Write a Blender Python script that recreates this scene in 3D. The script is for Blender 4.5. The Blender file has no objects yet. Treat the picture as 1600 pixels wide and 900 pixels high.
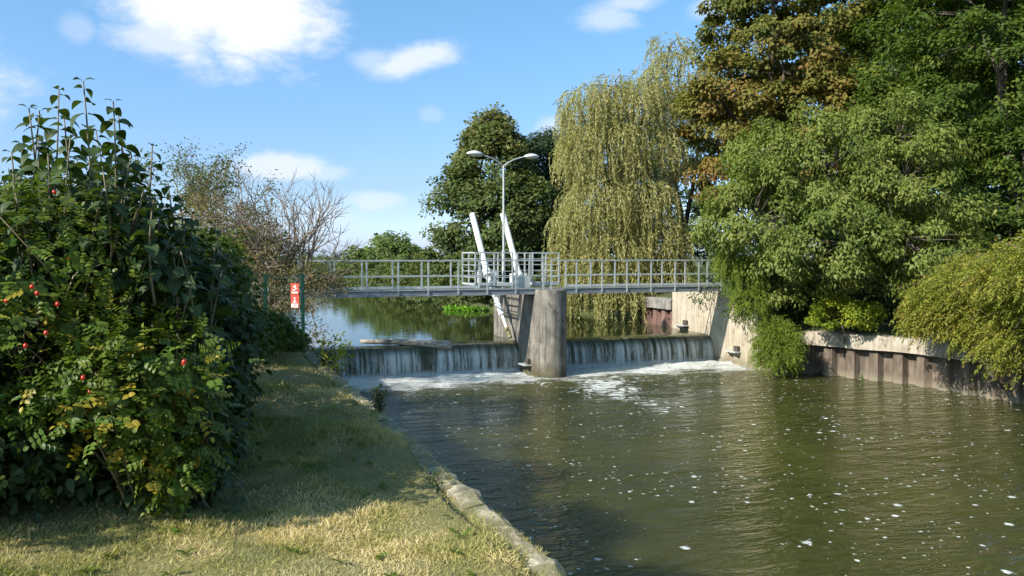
import bpy, math, random
import numpy as np
from mathutils import Vector, noise as mnoise

# ------------------------------------------------------------------ camera, sky, sun, exposure
SC = bpy.context.scene
COL = SC.collection
EYE = np.array([0.0, 0.0, 4.37])
YAW, PITCH, F = math.radians(19.9), math.radians(2.26), 1241.0
cam_d = bpy.data.cameras.new("camera")
cam_d.lens = F / 1600 * 36
cam_d.sensor_width = 36
cam_d.clip_start = 0.05
cam_d.clip_end = 6000
cam = bpy.data.objects.new("camera", cam_d)
COL.objects.link(cam)
cam.location = EYE
cam.rotation_euler = (math.radians(90) - PITCH, 0, -YAW)
SC.camera = cam

SUN_EL, SUN_A = math.radians(35), math.radians(14)       # light travels towards +x, a little +y
LD = np.array([math.cos(SUN_A) * math.cos(SUN_EL), math.sin(SUN_A) * math.cos(SUN_EL), -math.sin(SUN_EL)])
sun_d = bpy.data.lights.new("sun", 'SUN')
sun_d.energy = 5.0
sun_d.angle = math.radians(0.53)
sun_d.color = (1.0, 0.95, 0.85)
sun = bpy.data.objects.new("sun", sun_d)
COL.objects.link(sun)
sun.rotation_euler = Vector(LD).to_track_quat('-Z', 'Y').to_euler()

SC.view_settings.view_transform = 'Standard'
SC.view_settings.look = 'None'
SC.view_settings.exposure = 0.7
SC.view_settings.gamma = 1
SC.render.engine = 'CYCLES'
SC.cycles.max_bounces = 6
SC.cycles.diffuse_bounces = 2
SC.cycles.glossy_bounces = 3
SC.cycles.transmission_bounces = 3
SC.cycles.transparent_max_bounces = 8
SC.cycles.caustics_reflective = False
SC.cycles.caustics_refractive = False

cp, sp, cy, sy = math.cos(PITCH), math.sin(PITCH), math.cos(YAW), math.sin(YAW)
RIGHT = np.array([cy, -sy, 0.0]); FWD = np.array([sy * cp, cy * cp, -sp]); UP = np.array([sy * sp, cy * sp, cp])


def ray(px, py):
    return (px - 800) / F * RIGHT + FWD - (py - 450) / F * UP


def hit(px, py, **k):
    """point of the place that lies on a horizontal (z=), x= or y= plane or at a given distance ahead (d=)"""
    r = ray(px, py)
    if 'z' in k: t = (k['z'] - EYE[2]) / r[2]
    elif 'x' in k: t = k['x'] / r[0]
    elif 'y' in k: t = k['y'] / r[1]
    else: t = k['d'] / (r[0] * sy + r[1] * cy)
    return EYE + t * r


def cw(X, Z):
    """right / ahead distances from the camera to world x, y"""
    return X * cy + Z * sy, -X * sy + Z * cy


class NT:
    def __init__(self, nt): self.nt = nt; self.n = nt.nodes; self.l = nt.links
    def new(self, t, **k):
        nd = self.n.new(t)
        ins = k.pop('ins', {})
        for a, b in k.items(): setattr(nd, a, b)
        for a, b in ins.items(): self.set(nd, a, b)
        return nd
    def set(self, nd, a, b):
        if isinstance(b, bpy.types.NodeSocket): self.l.new(b, nd.inputs[a])
        else: nd.inputs[a].default_value = b
    def math(self, op, a, b=0.0, c=None, clamp=False):
        nd = self.n.new('ShaderNodeMath'); nd.operation = op; nd.use_clamp = clamp
        self.set(nd, 0, a); self.set(nd, 1, b)
        if c is not None: self.set(nd, 2, c)
        return nd.outputs[0]
    def vmath(self, op, a, b):
        nd = self.n.new('ShaderNodeVectorMath'); nd.operation = op
        self.set(nd, 0, a); self.set(nd, 1, b)
        return nd.outputs[0]
    def noise(self, vec, scale, detail=4, rough=0.55, dist=0.0, out=0):
        nd = self.n.new('ShaderNodeTexNoise'); nd.inputs['Scale'].default_value = scale
        nd.inputs['Detail'].default_value = detail; nd.inputs['Roughness'].default_value = rough
        nd.inputs['Distortion'].default_value = dist
        if vec is not None: self.l.new(vec, nd.inputs['Vector'])
        return nd.outputs[out]
    def ramp(self, fac, stops, interp='LINEAR'):
        nd = self.n.new('ShaderNodeValToRGB'); self.set(nd, 0, fac)
        cr = nd.color_ramp; cr.interpolation = interp
        while len(cr.elements) < len(stops): cr.elements.new(0.5)
        for e, (p, c) in zip(cr.elements, stops):
            e.position = p
            e.color = (c, c, c, 1) if isinstance(c, (int, float)) else (*c, 1)
        return nd.outputs[0]
    def mix(self, fac, a, b, blend='MIX'):
        nd = self.n.new('ShaderNodeMix'); nd.data_type = 'RGBA'; nd.blend_type = blend
        for s, v in ((0, fac), (6, a), (7, b)):
            if isinstance(v, tuple) and len(v) == 3: v = (*v, 1)
            self.set(nd, s, v)
        return nd.outputs[2]
    def step(self, v, a, b):
        nd = self.n.new('ShaderNodeMapRange'); nd.interpolation_type = 'SMOOTHSTEP'
        self.set(nd, 0, v); self.set(nd, 1, a); self.set(nd, 2, b)
        return nd.outputs[0]


# ---- world: Nishita sky with procedural clouds laid out by direction
W = bpy.data.worlds.new("World")
SC.world = W
W.use_nodes = True
W.node_tree.nodes.clear()
w = NT(W.node_tree)
SKY_STRENGTH = 0.095
sky = w.new('ShaderNodeTexSky', sky_type='NISHITA', sun_disc=False)
sky.sun_elevation = SUN_EL
sky.sun_rotation = math.atan2(-LD[0], -LD[1])
sky.altitude = 50
sky.air_density = 1.0
sky.dust_density = 1.2
sky.ozone_density = 1.6
geo = w.new('ShaderNodeTexCoord').outputs['Generated']
sep = w.new('ShaderNodeSeparateXYZ', ins={0: geo})
az = w.math('ARCTAN2', sep.outputs[0], sep.outputs[1])
el = w.math('ARCSINE', sep.outputs[2])
wn = w.noise(w.vmath('MULTIPLY', geo, (1, 1, 1.6)), 9, 7, 0.62, 0.2)
wn2 = w.noise(w.vmath('MULTIPLY', geo, (1, 1, 2.2)), 34, 5, 0.6)
edge = w.math('ADD', w.math('MULTIPLY', w.math('SUBTRACT', wn, 0.5), 2.0), w.math('MULTIPLY', w.math('SUBTRACT', wn2, 0.5), 0.7))
CL = [(300, 15, 105, 75, 1.0, 0), (385, 30, 118, 72, 1.0, 0), (340, -10, 125, 60, 1.0, 0), (265, 62, 85, 28, .7, 0), (122, 44, 24, 20, .3, 0),
      (655, 92, 72, 26, .8, -.18), (590, 97, 42, 18, .45, 0), (430, 262, 68, 20, .7, 0), (490, 270, 50, 13, .45, 0),
      (588, 314, 48, 14, .5, 0), (672, 177, 20, 12, .25, 0), (955, 30, 52, 24, .55, 0), (992, 4, 52, 16, .6, 0),
      (1115, 8, 42, 20, .5, -.2), (868, 202, 36, 22, .55, 0), (505, 335, 46, 18, .4, 0),
      (-300, 100, 200, 90, .9, 0), (-700, 250, 300, 60, .8, 0), (2300, 60, 320, 90, .9, 0), (900, -500, 400, 120, .8, 0)]
total = None
for (px, py, rx, ry, a, sl) in CL:
    r = ray(px, py); r = r / np.linalg.norm(r)
    a0, e0 = math.atan2(r[0], r[1]), math.asin(r[2])
    da = w.math('SUBTRACT', az, a0); de = w.math('SUBTRACT', el, e0)
    de = w.math('ADD', de, w.math('MULTIPLY', da, sl))
    u = w.math('MULTIPLY', da, F / rx * .95); v = w.math('MULTIPLY', de, F / ry * .95)
    d = w.math('SQRT', w.math('ADD', w.math('MULTIPLY', u, u), w.math('MULTIPLY', v, v)))
    f = w.math('MULTIPLY', w.step(w.math('ADD', w.math('SUBTRACT', 1.0, d), w.math('MULTIPLY', edge, 0.85)), -0.25, 0.6), a)
    total = f if total is None else w.math('MAXIMUM', total, f)
cshade = w.ramp(w.math('ADD', w.math('MULTIPLY', wn, .5), w.math('MULTIPLY', total, .5)), [(0.35, (5.6, 6.2, 7.2)), (0.85, (7.0, 7.1, 7.3))])
hz_ = w.step(el, 0.0, 0.45)
tintc = w.mix(hz_, (.87, 1.02, 1.40), (.92, 1.40, 1.48))
skc = w.mix(1.0, sky.outputs[0], tintc, 'MULTIPLY')
skc = w.mix(w.step(el, -.01, .09), w.mix(1.0, skc, (1.7, 1.75, 2.0), 'MULTIPLY'), skc)
col = w.mix(total, skc, cshade)
bg = w.new('ShaderNodeBackground', ins={0: col, 1: SKY_STRENGTH})
wo = w.new('ShaderNodeOutputWorld', ins={0: bg.outputs[0]})

# ------------------------------------------------------------------ materials
MATS = {}


def mat(name):
    m = bpy.data.materials.new(name); m.use_nodes = True
    m.node_tree.nodes.clear()
    MATS[name] = m
    return m, NT(m.node_tree)


def finish(t, **ins):
    p = t.new('ShaderNodeBsdfPrincipled', ins=ins)
    t.new('ShaderNodeOutputMaterial', ins={0: p.outputs[0]})
    return p


def bump(t, h, dist, strength=1.0, normal=None):
    b = t.new('ShaderNodeBump', ins={'Height': h, 'Distance': dist, 'Strength': strength})
    if normal is not None: t.l.new(normal, b.inputs['Normal'])
    return b.outputs[0]


def pos(t): return t.new('ShaderNodeNewGeometry').outputs['Position']


def leaf_mat(name, stops, rough=0.5, trans=0.35, spec=0.35, back=None):
    m, t = mat(name)
    a = t.new('ShaderNodeAttribute', attribute_name='tint').outputs['Fac']
    c = t.ramp(a, stops)
    n = t.noise(pos(t), 1.1, 3)
    c = t.mix(t.ramp(n, [(0.35, 0.0), (0.7, 0.35)]), c, t.ramp(a, [(0, tuple(x * 1.25 for x in stops[-1][1])), (1, tuple(x * .9 for x in stops[0][1]))]))
    if back:
        bf = t.new('ShaderNodeNewGeometry').outputs['Backfacing']
        c = t.mix(bf, c, back)
    p = t.new('ShaderNodeBsdfPrincipled', ins={'Base Color': c, 'Roughness': rough, 'Specular IOR Level': spec})
    tr = t.new('ShaderNodeBsdfTranslucent', ins={0: t.mix(1.0, c, (1.25, 1.35, .55), 'MULTIPLY')})
    mx = t.new('ShaderNodeMixShader', ins={0: trans, 1: p.outputs[0], 2: tr.outputs[0]})
    t.new('ShaderNodeOutputMaterial', ins={0: mx.outputs[0]})
    return m


leaf_mat('leaf_viburnum', [(0, (.022, .042, .010)), (.55, (.040, .068, .017)), (.85, (.07, .10, .024)), (1, (.10, .14, .03))], .5, .28, .18, (.06, .09, .035))
leaf_mat('leaf_rose', [(0, (.035, .08, .010)), (.5, (.08, .145, .018)), (.85, (.16, .21, .028)), (1, (.36, .27, .03))], .45, .35, .3)
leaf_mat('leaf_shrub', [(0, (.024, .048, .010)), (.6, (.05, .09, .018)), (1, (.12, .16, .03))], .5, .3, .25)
leaf_mat('leaf_cherry', [(0, (.068, .115, .020)), (.5, (.13, .17, .033)), (.85, (.215, .245, .055)), (1, (.28, .24, .07))], .5, .35, .2)
leaf_mat('leaf_beech', [(0, (.030, .060, .010)), (.6, (.065, .11, .018)), (1, (.17, .19, .03))], .5, .35, .15)
leaf_mat('leaf_chestnut', [(0, (.06, .10, .022)), (.42, (.14, .15, .032)), (.8, (.21, .165, .04)), (1, (.23, .13, .04))], .6, .3, .15)
leaf_mat('leaf_willow', [(0, (.18, .18, .055)), (.5, (.32, .295, .11)), (1, (.48, .43, .20))], .5, .35, .2)
leaf_mat('leaf_maple', [(0, (.052, .085, .028)), (.55, (.092, .13, .042)), (1, (.22, .20, .06))], .55, .3, .15)
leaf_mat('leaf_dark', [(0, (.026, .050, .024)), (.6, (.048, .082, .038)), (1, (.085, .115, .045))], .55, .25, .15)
leaf_mat('leaf_far', [(0, (.08, .13, .04)), (.6, (.14, .20, .05)), (1, (.22, .26, .08))], .55, .3, .15)
leaf_mat('leaf_arching', [(0, (.11, .15, .018)), (.5, (.20, .235, .03)), (.85, (.29, .29, .045)), (1, (.38, .19, .06))], .5, .35, .2)
leaf_mat('leaf_feathery', [(0, (.10, .16, .02)), (.6, (.17, .23, .035)), (1, (.26, .27, .05))], .6, .35, .15)
leaf_mat('leaf_brown', [(0, (.13, .10, .055)), (.6, (.21, .16, .08)), (1, (.15, .16, .05))], .7, .3, .1)
leaf_mat('leaf_sparse', [(0, (.08, .10, .04)), (.6, (.13, .15, .07)), (1, (.19, .18, .09))], .6, .3, .1)
leaf_mat('leaf_yellowgreen', [(0, (.09, .15, .02)), (.5, (.18, .25, .025)), (1, (.5, .44, .03))], .5, .35, .2)
leaf_mat('leaf_marsh', [(0, (.12, .26, .02)), (1, (.22, .42, .04))], .5, .35, .2)
leaf_mat('blade', [(0, (.09, .14, .018)), (.3, (.25, .245, .055)), (.6, (.50, .41, .18)), (1, (.76, .61, .36))], .65, .3, .12)

m, t = mat('bark')
n = t.noise(t.vmath('MULTIPLY', pos(t), (5, 5, 1.2)), 4, 6)
finish(t, **{'Base Color': t.ramp(n, [(.3, (.05, .038, .027)), (.7, (.15, .12, .09))]), 'Roughness': .9, 'Normal': bump(t, n, .03)})
m, t = mat('twig')
n = t.noise(pos(t), 9, 3)
finish(t, **{'Base Color': t.ramp(n, [(.3, (.11, .085, .06)), (.7, (.25, .20, .15))]), 'Roughness': .85})
m, t = mat('stem_green')
n = t.noise(pos(t), 6, 3)
finish(t, **{'Base Color': t.ramp(n, [(.3, (.10, .08, .035)), (.7, (.22, .17, .09))]), 'Roughness': .6})
m, t = mat('hip_red')
finish(t, **{'Base Color': (.55, .03, .015, 1), 'Roughness': .25})
m, t = mat('hip_calyx')
finish(t, **{'Base Color': (.10, .12, .03, 1), 'Roughness': .6})


def concrete(name, dark, mid, light, stain, streak=0.55, scale=1.0, z_lo=0.0, moss=0.6):
    m, t = mat(name)
    P = pos(t)
    s = t.new('ShaderNodeSeparateXYZ', ins={0: P})
    n1 = t.noise(P, 1.3 * scale, 8, .62)
    n2 = t.noise(P, 22 * scale, 5, .6)
    st = t.noise(t.vmath('MULTIPLY', P, (5.5, 5.5, .45)), 1.2, 5, .6)
    c = t.ramp(n1, [(.28, dark), (.5, mid), (.72, light)])
    c = t.mix(t.math('MULTIPLY', t.ramp(st, [(.47, 0.0), (.64, 1.0)]), streak), c, stain)
    c = t.mix(t.math('MULTIPLY', t.ramp(n2, [(.4, 0.0), (.75, 1.0)]), .35), c, tuple(x * .55 for x in mid))
    # holes where the skin has broken away
    pit = t.ramp(t.noise(P, 3.3, 6, .7), [(.60, 0.0), (.64, 1.0)])
    c = t.mix(t.math('MULTIPLY', pit, .6), c, tuple(x * .45 for x in dark))
    # damp band, brown and green growth near the waterline
    zz = t.math('ADD', s.outputs[2], t.math('MULTIPLY', t.math('SUBTRACT', n1, .5), .9))
    wet = t.math('SUBTRACT', 1.0, t.step(zz, z_lo + .02, z_lo + .62))
    c = t.mix(t.math('MULTIPLY', wet, moss), c, t.ramp(t.noise(P, 4, 4), [(.4, (.09, .055, .025)), (.6, (.06, .07, .02))]))
    bx_ = t.math('MULTIPLY', t.math('ADD', s.outputs[0], s.outputs[1]), 5.5)
    fr = t.math('FRACT', bx_)
    seam = t.math('LESS_THAN', fr, .05)
    tone = t.new('ShaderNodeTexWhiteNoise', noise_dimensions='1D'); t.l.new(t.math('FLOOR', bx_), tone.inputs['W'])
    c = t.mix(t.math('MULTIPLY', tone.outputs[0], .16), c, dark)
    c = t.mix(t.math('MULTIPLY', seam, .22), c, dark)
    lift = t.math('LESS_THAN', t.math('ABSOLUTE', t.math('SUBTRACT', zz, t.math('MULTIPLY_ADD', n1, .9, 1.32))), .012)
    c = t.mix(t.math('MULTIPLY', lift, .5), c, dark)
    h = t.math('ADD', t.math('MULTIPLY', n2, .35), t.math('ADD', t.math('MULTIPLY', n1, .5), t.math('MULTIPLY', t.math('ADD', pit, seam), -.5)))
    finish(t, **{'Base Color': c, 'Roughness': .88, 'Normal': bump(t, h, .03, .8)})
    return m


concrete('pier_concrete', (.10, .09, .075), (.22, .195, .16), (.36, .32, .26), (.06, .054, .046), .85, 1.6, 0.0, .9)
concrete('pale_concrete', (.33, .275, .20), (.46, .39, .29), (.56, .49, .38), (.25, .19, .125), .7)
concrete('cap_concrete', (.24, .20, .15), (.42, .36, .28), (.56, .49, .40), (.16, .13, .10), .6, 2.0, -3)
concrete('grey_cap', (.16, .14, .12), (.26, .235, .20), (.34, .31, .27), (.11, .10, .09), .5, 2.0, -3)

m, t = mat('coping_stone')
P = pos(t)
n1 = t.noise(P, 3.0, 8, .65); n2 = t.noise(P, 40, 4)
c = t.ramp(n1, [(.3, (.12, .10, .07)), (.48, (.30, .25, .17)), (.68, (.52, .45, .34))])
c = t.mix(t.ramp(t.noise(P, 7, 5), [(.45, 0.), (.56, .9)]), c, (.15, .14, .055))
c = t.mix(t.ramp(n2, [(.5, 0.), (.8, .5)]), c, (.12, .1, .08))
finish(t, **{'Base Color': c, 'Roughness': .9, 'Normal': bump(t, t.math('ADD', n1, t.math('MULTIPLY', n2, .3)), .03)})

m, t = mat('sheet_pile')
P = pos(t)
s = t.new('ShaderNodeSeparateXYZ', ins={0: P})
n1 = t.noise(t.vmath('MULTIPLY', P, (2.5, 2.5, .8)), 2, 7, .6)
c = t.ramp(n1, [(.3, (.06, .043, .032)), (.5, (.12, .09, .066)), (.72, (.20, .16, .12))])
low = t.math('SUBTRACT', 1.0, t.step(t.math('ADD', s.outputs[2], t.math('MULTIPLY', n1, .3)), .15, .5))
c = t.mix(t.math('MULTIPLY', low, .75), c, (.24, .20, .14))
c = t.mix(t.ramp(t.noise(P, 5, 6, .7), [(.6, 0.), (.68, .7)]), c, (.24, .12, .05))
finish(t, **{'Base Color': c, 'Roughness': .85, 'Normal': bump(t, n1, .02)})

m, t = mat('sheet_pile_red')
P = pos(t)
n1 = t.noise(t.vmath('MULTIPLY', P, (2.5, 2.5, .8)), 2, 7, .6)
finish(t, **{'Base Color': t.ramp(n1, [(.3, (.10, .05, .04)), (.5, (.17, .09, .075)), (.72, (.26, .18, .14))]), 'Roughness': .85, 'Normal': bump(t, n1, .02)})

m, t = mat('galvanised')
n1 = t.noise(pos(t), 3, 6, .6); n2 = t.noise(pos(t), 40, 3)
c = t.ramp(n1, [(.3, (.34, .36, .345)), (.7, (.50, .52, .50))])
c = t.mix(t.ramp(n2, [(.55, 0.), (.8, .3)]), c, (.3, .3, .3))
finish(t, **{'Base Color': c, 'Metallic': .15, 'Roughness': .5})
m, t = mat('galvanised_beam')
st = t.noise(t.vmath('MULTIPLY', pos(t), (1.2, 1.2, 9)), 1, 6, .6)
c = t.ramp(st, [(.3, (.17, .175, .18)), (.7, (.31, .32, .33))])
c = t.mix(t.ramp(t.noise(pos(t), 4, 6, .7), [(.58, 0.), (.7, .35)]), c, (.15, .11, .08))
finish(t, **{'Base Color': c, 'Metallic': .2, 'Roughness': .55})
m, t = mat('white_paint')
n1 = t.noise(pos(t), 4, 6, .65)
n2 = t.noise(t.vmath('MULTIPLY', pos(t), (4, 4, 1.2)), 2.2, 6, .7)
c = t.mix(t.ramp(n2, [(.54, 0.), (.68, .7)]), t.ramp(n1, [(.3, (.62, .62, .58)), (.6, (.80, .80, .78))]), (.42, .42, .27))
c = t.mix(t.ramp(t.noise(pos(t), 11, 5, .7), [(.62, 0.), (.68, .7)]), c, (.3, .2, .12))
finish(t, **{'Base Color': c, 'Roughness': .4})
m, t = mat('algae_paint')
n1 = t.noise(pos(t), 9, 5)
finish(t, **{'Base Color': t.ramp(n1, [(.3, (.10, .12, .02)), (.7, (.35, .30, .16))]), 'Roughness': .8})
m, t = mat('lamp_shell')
n1 = t.noise(pos(t), 6, 4)
finish(t, **{'Base Color': t.ramp(n1, [(.3, (.50, .51, .50)), (.7, (.66, .66, .64))]), 'Roughness': .5})
m, t = mat('lamp_glass')
finish(t, **{'Base Color': (.55, .55, .5, 1), 'Roughness': .2})
m, t = mat('dark_steel')
n1 = t.noise(pos(t), 8, 5)
finish(t, **{'Base Color': t.ramp(n1, [(.3, (.035, .03, .028)), (.7, (.10, .08, .065))]), 'Roughness': .7})
m, t = mat('gate_steel')
n1 = t.noise(pos(t), 3, 5)
finish(t, **{'Base Color': t.ramp(n1, [(.3, (.02, .022, .02)), (.7, (.06, .06, .05))]), 'Roughness': .5})
m, t = mat('green_paint')
n1 = t.noise(pos(t), 10, 3)
finish(t, **{'Base Color': t.ramp(n1, [(.3, (.005, .035, .022)), (.7, (.009, .06, .038))]), 'Roughness': .4})
m, t = mat('sign_red')
n1 = t.noise(pos(t), 20, 3)
finish(t, **{'Base Color': t.ramp(n1, [(.3, (.62, .035, .02)), (.7, (.8, .08, .04))]), 'Roughness': .4})
m, t = mat('sign_white')
n1 = t.noise(pos(t), 20, 3)
finish(t, **{'Base Color': t.ramp(n1, [(.3, (.7, .66, .62)), (.7, (.82, .8, .78))]), 'Roughness': .4})
m, t = mat('log_wood')
n1 = t.noise(t.vmath('MULTIPLY', pos(t), (1, 6, 6)), 3, 7, .65)
finish(t, **{'Base Color': t.ramp(n1, [(.3, (.13, .11, .08)), (.5, (.36, .31, .25)), (.72, (.58, .53, .45))]), 'Roughness': .85, 'Normal': bump(t, n1, .03)})
m, t = mat('log_end')
n1 = t.noise(pos(t), 12, 4)
finish(t, **{'Base Color': t.ramp(n1, [(.3, (.02, .015, .01)), (.7, (.12, .09, .06))]), 'Roughness': .9})

m, t = mat('soil')
P = pos(t)
n1 = t.noise(P, 1.4, 8, .65); n2 = t.noise(P, 30, 6, .7); n3 = t.noise(P, .25, 4)
c = t.ramp(n1, [(.3, (.20, .18, .06)), (.5, (.34, .28, .11)), (.7, (.46, .37, .20))])
c = t.mix(t.ramp(n2, [(.35, 0.), (.75, .8)]), c, (.12, .10, .045))
c = t.mix(t.ramp(n3, [(.45, 0.), (.7, .4)]), c, (.20, .21, .06))
sx = t.new('ShaderNodeSeparateXYZ', ins={0: P})
wild = t.math('MAXIMUM', t.step(sx.outputs[0], 4, 6), t.step(sx.outputs[1], 24, 28))
c = t.mix(wild, c, t.ramp(n1, [(.3, (.035, .05, .012)), (.5, (.06, .08, .02)), (.7, (.10, .09, .045))]))
finish(t, **{'Base Color': c, 'Roughness': .95, 'Normal': bump(t, t.math('ADD', n1, n2), .05)})

# ---- water below the weir
NOSE = (10.95, 26.2)
m, t = mat('river_water')
P = pos(t)
s = t.new('ShaderNodeSeparateXYZ', ins={0: P})
X, Y = s.outputs[0], s.outputs[1]
flat = t.vmath('MULTIPLY', P, (1, 1, 0))
nA = t.noise(t.vmath('MULTIPLY', flat, (.55, 1.5, 1)), 1.5, 3, .5, .5)
nB = t.noise(t.vmath('MULTIPLY', flat, (.7, 1.6, 1)), 5.5, 3, .55, .3)
nC = t.noise(flat, 20, 2, .5)
gust = t.ramp(t.noise(flat, .22, 3), [(.3, .55), (.7, 1.3)])
h = t.math('ADD', t.math('MULTIPLY', nA, 1.5), t.math('ADD', t.math('MULTIPLY', nB, .5), t.math('MULTIPLY', nC, .05)))
h = t.math('MULTIPLY', h, gust)
# foam: boiling belt under the falls, drifting streaks, scattered flecks
warp = t.noise(flat, .6, 4, .6, 0, 1)
wp = t.vmath('ADD', flat, t.vmath('MULTIPLY', t.vmath('SUBTRACT', warp, (.5, .5, .5)), (2.6, 1.6, 0)))
fb = t.noise(t.vmath('MULTIPLY', wp, (.55, 1.5, 1)), 1.7, 7, .62)
near = t.step(Y, 23.2, 27.3)
right = t.step(X, 11, 13)
nearR = t.step(Y, 25.6, 28.2)
patch = t.noise(t.vmath('MULTIPLY', flat, (.5, .8, 1)), 1.0, 3)
belt = t.math('MULTIPLY_ADD', near, .68, t.math('ADD', t.math('MULTIPLY', fb, .85), t.math('MULTIPLY', t.math('SUBTRACT', patch, .5), .6)))
foam1 = t.step(belt, .80, 1.10)
fine = t.noise(t.vmath('MULTIPLY', wp, (1, 2.2, 1)), 4.5, 6, .7)
foam1 = t.math('MULTIPLY', foam1, t.ramp(fine, [(.33, .35), (.6, 1.0)]))
band = t.math('MULTIPLY', t.step(Y, 17.5, 20.5), t.math('SUBTRACT', 1.0, t.step(Y, 24.5, 27.0)))
dx = t.math('ABSOLUTE', t.math('SUBTRACT', X, t.math('MULTIPLY_ADD', t.noise(flat, .3, 2), 4.0, 9.9)))
lane = t.math('SUBTRACT', 1.0, t.step(dx, .15, 1.5))
foam2 = t.step(t.math('ADD', t.noise(t.vmath('MULTIPLY', wp, (1, 1.6, 1)), 2.6, 7, .7), t.math('ADD', t.math('MULTIPLY', t.math('MULTIPLY', lane, band), .17), t.math('MULTIPLY', t.step(Y, 21.0, 25.5), .09))), .655, .75)
foam2 = t.math('MULTIPLY', foam2, t.step(Y, 12, 18))


def flecks(scale, lo, hi, dens):
    vo = t.new('ShaderNodeTexVoronoi', voronoi_dimensions='2D', feature='F1', ins={'Scale': scale, 'Randomness': 1.0})
    t.l.new(t.vmath('ADD', t.vmath('MULTIPLY', flat, (.9, .9, 1)), t.vmath('MULTIPLY', t.vmath('SUBTRACT', t.noise(flat, 12, 3, .6, 0, 1), (.5, .5, .5)), (.13, .13, 0))), vo.inputs['Vector'])
    rc = t.new('ShaderNodeSeparateColor', ins={0: vo.outputs['Color']})
    size = t.math('MULTIPLY_ADD', t.math('POWER', rc.outputs[0], 3.0), hi - lo, lo)
    on = t.math('LESS_THAN', rc.outputs[1], dens)
    soft = t.math('SUBTRACT', 1.0, t.step(t.math('DIVIDE', vo.outputs['Distance'], size), .45, 1.1))
    return t.math('MULTIPLY', t.math('MULTIPLY', soft, on), t.math('MULTIPLY_ADD', rc.outputs[2], .5, .6))


patchy = t.step(t.noise(flat, .35, 4), .38, .62)
dens1 = t.math('MULTIPLY_ADD', patchy, .34, .05)
f3 = t.math('MAXIMUM', flecks(2.4, .04, .20, dens1), flecks(6.0, .05, .24, t.math('MULTIPLY_ADD', patchy, .50, .04)))
f3 = t.math('MULTIPLY', f3, t.step(X, 1.9, 3.2), clamp=True)
foam = t.math('MAXIMUM', t.math('MAXIMUM', foam1, t.math('MULTIPLY', foam2, .8)), t.math('MULTIPLY', f3, .9), clamp=True)
body = t.ramp(t.noise(flat, .3, 3), [(.3, (.036, .039, .008)), (.7, (.058, .058, .014))])
milky = t.math('MULTIPLY', t.step(Y, 23.5, 28.5), .55)
body = t.mix(milky, body, (.14, .13, .07))
c = t.mix(foam, body, (.78, .78, .74))
rg = t.math('MULTIPLY_ADD', foam, .6, .05)
_w = finish(t, **{'Base Color': c, 'Roughness': rg, 'IOR': 1.33, 'Specular IOR Level': .5, 'Subsurface Weight': t.math('SUBTRACT', 1.0, foam), 'Subsurface Radius': (1.0, .9, .6), 'Subsurface Scale': 1.5,
             'Normal': bump(t, t.math('ADD', h, t.math('MULTIPLY', foam, .2)), .15, 1.0)})

_w.subsurface_method = 'BURLEY'
# ---- still water above the weir
m, t = mat('pond_water')
P = pos(t)
flat = t.vmath('MULTIPLY', P, (1, 1, 0))
h = t.math('ADD', t.noise(t.vmath('MULTIPLY', flat, (.5, 1.2, 1)), 1.2, 3), t.math('MULTIPLY', t.noise(t.vmath('MULTIPLY', flat, (.5, 1.2, 1)), 5, 2), .2))
finish(t, **{'Base Color': t.ramp(t.noise(flat, .2, 2), [(.3, (.020, .026, .008)), (.7, (.03, .036, .012))]), 'Roughness': .03, 'IOR': 1.33,
             'Normal': bump(t, h, .005, 1.0)})

# ---- falling sheet
m, t = mat('falling_water')
P = pos(t)
s = t.new('ShaderNodeSeparateXYZ', ins={0: P})
zf = s.outputs[2]
st1 = t.noise(t.vmath('MULTIPLY', P, (1, 0, .05)), 6.0, 5, .65)
st2 = t.noise(t.vmath('MULTIPLY', P, (1, 0, .06)), 19, 3, .6)
br = t.noise(t.vmath('MULTIPLY', P, (1, 1, .35)), 14, 5, .7)
spl = t.noise(t.vmath('MULTIPLY', P, (1, 0, .12)), 1.5, 3, .6)
mask = t.math('ADD', t.math('MULTIPLY', st1, .62), t.math('ADD', t.math('MULTIPLY', st2, .42), t.math('MULTIPLY', t.math('SUBTRACT', spl, .5), 1.0)))
down = t.math('SUBTRACT', 1.0, t.step(zf, .66, 1.0))
mask = t.math('ADD', mask, t.math('MULTIPLY', t.math('SUBTRACT', br, .5), t.math('MULTIPLY', t.math('SUBTRACT', 1.1, zf), .45)))
wfac = t.math('MULTIPLY', t.step(mask, .33, .70), down)
foot = t.math('SUBTRACT', 1.0, t.step(t.math('ADD', zf, t.math('MULTIPLY', br, .2)), .08, .34))
wfac = t.math('MAXIMUM', t.math('MULTIPLY', wfac, .8), t.math('MULTIPLY', foot, .8))
c = t.mix(wfac, t.ramp(st1, [(.32, (.022, .024, .014)), (.5, (.07, .07, .035)), (.7, (.13, .12, .065))]), (.70, .72, .70))
finish(t, **{'Base Color': c, 'Roughness': t.math('MULTIPLY_ADD', wfac, .4, .10), 'IOR': 1.33,
             'Normal': bump(t, t.math('MULTIPLY', t.math('ADD', st1, t.math('MULTIPLY', st2, .4)), down), .05, .8)})


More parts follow.
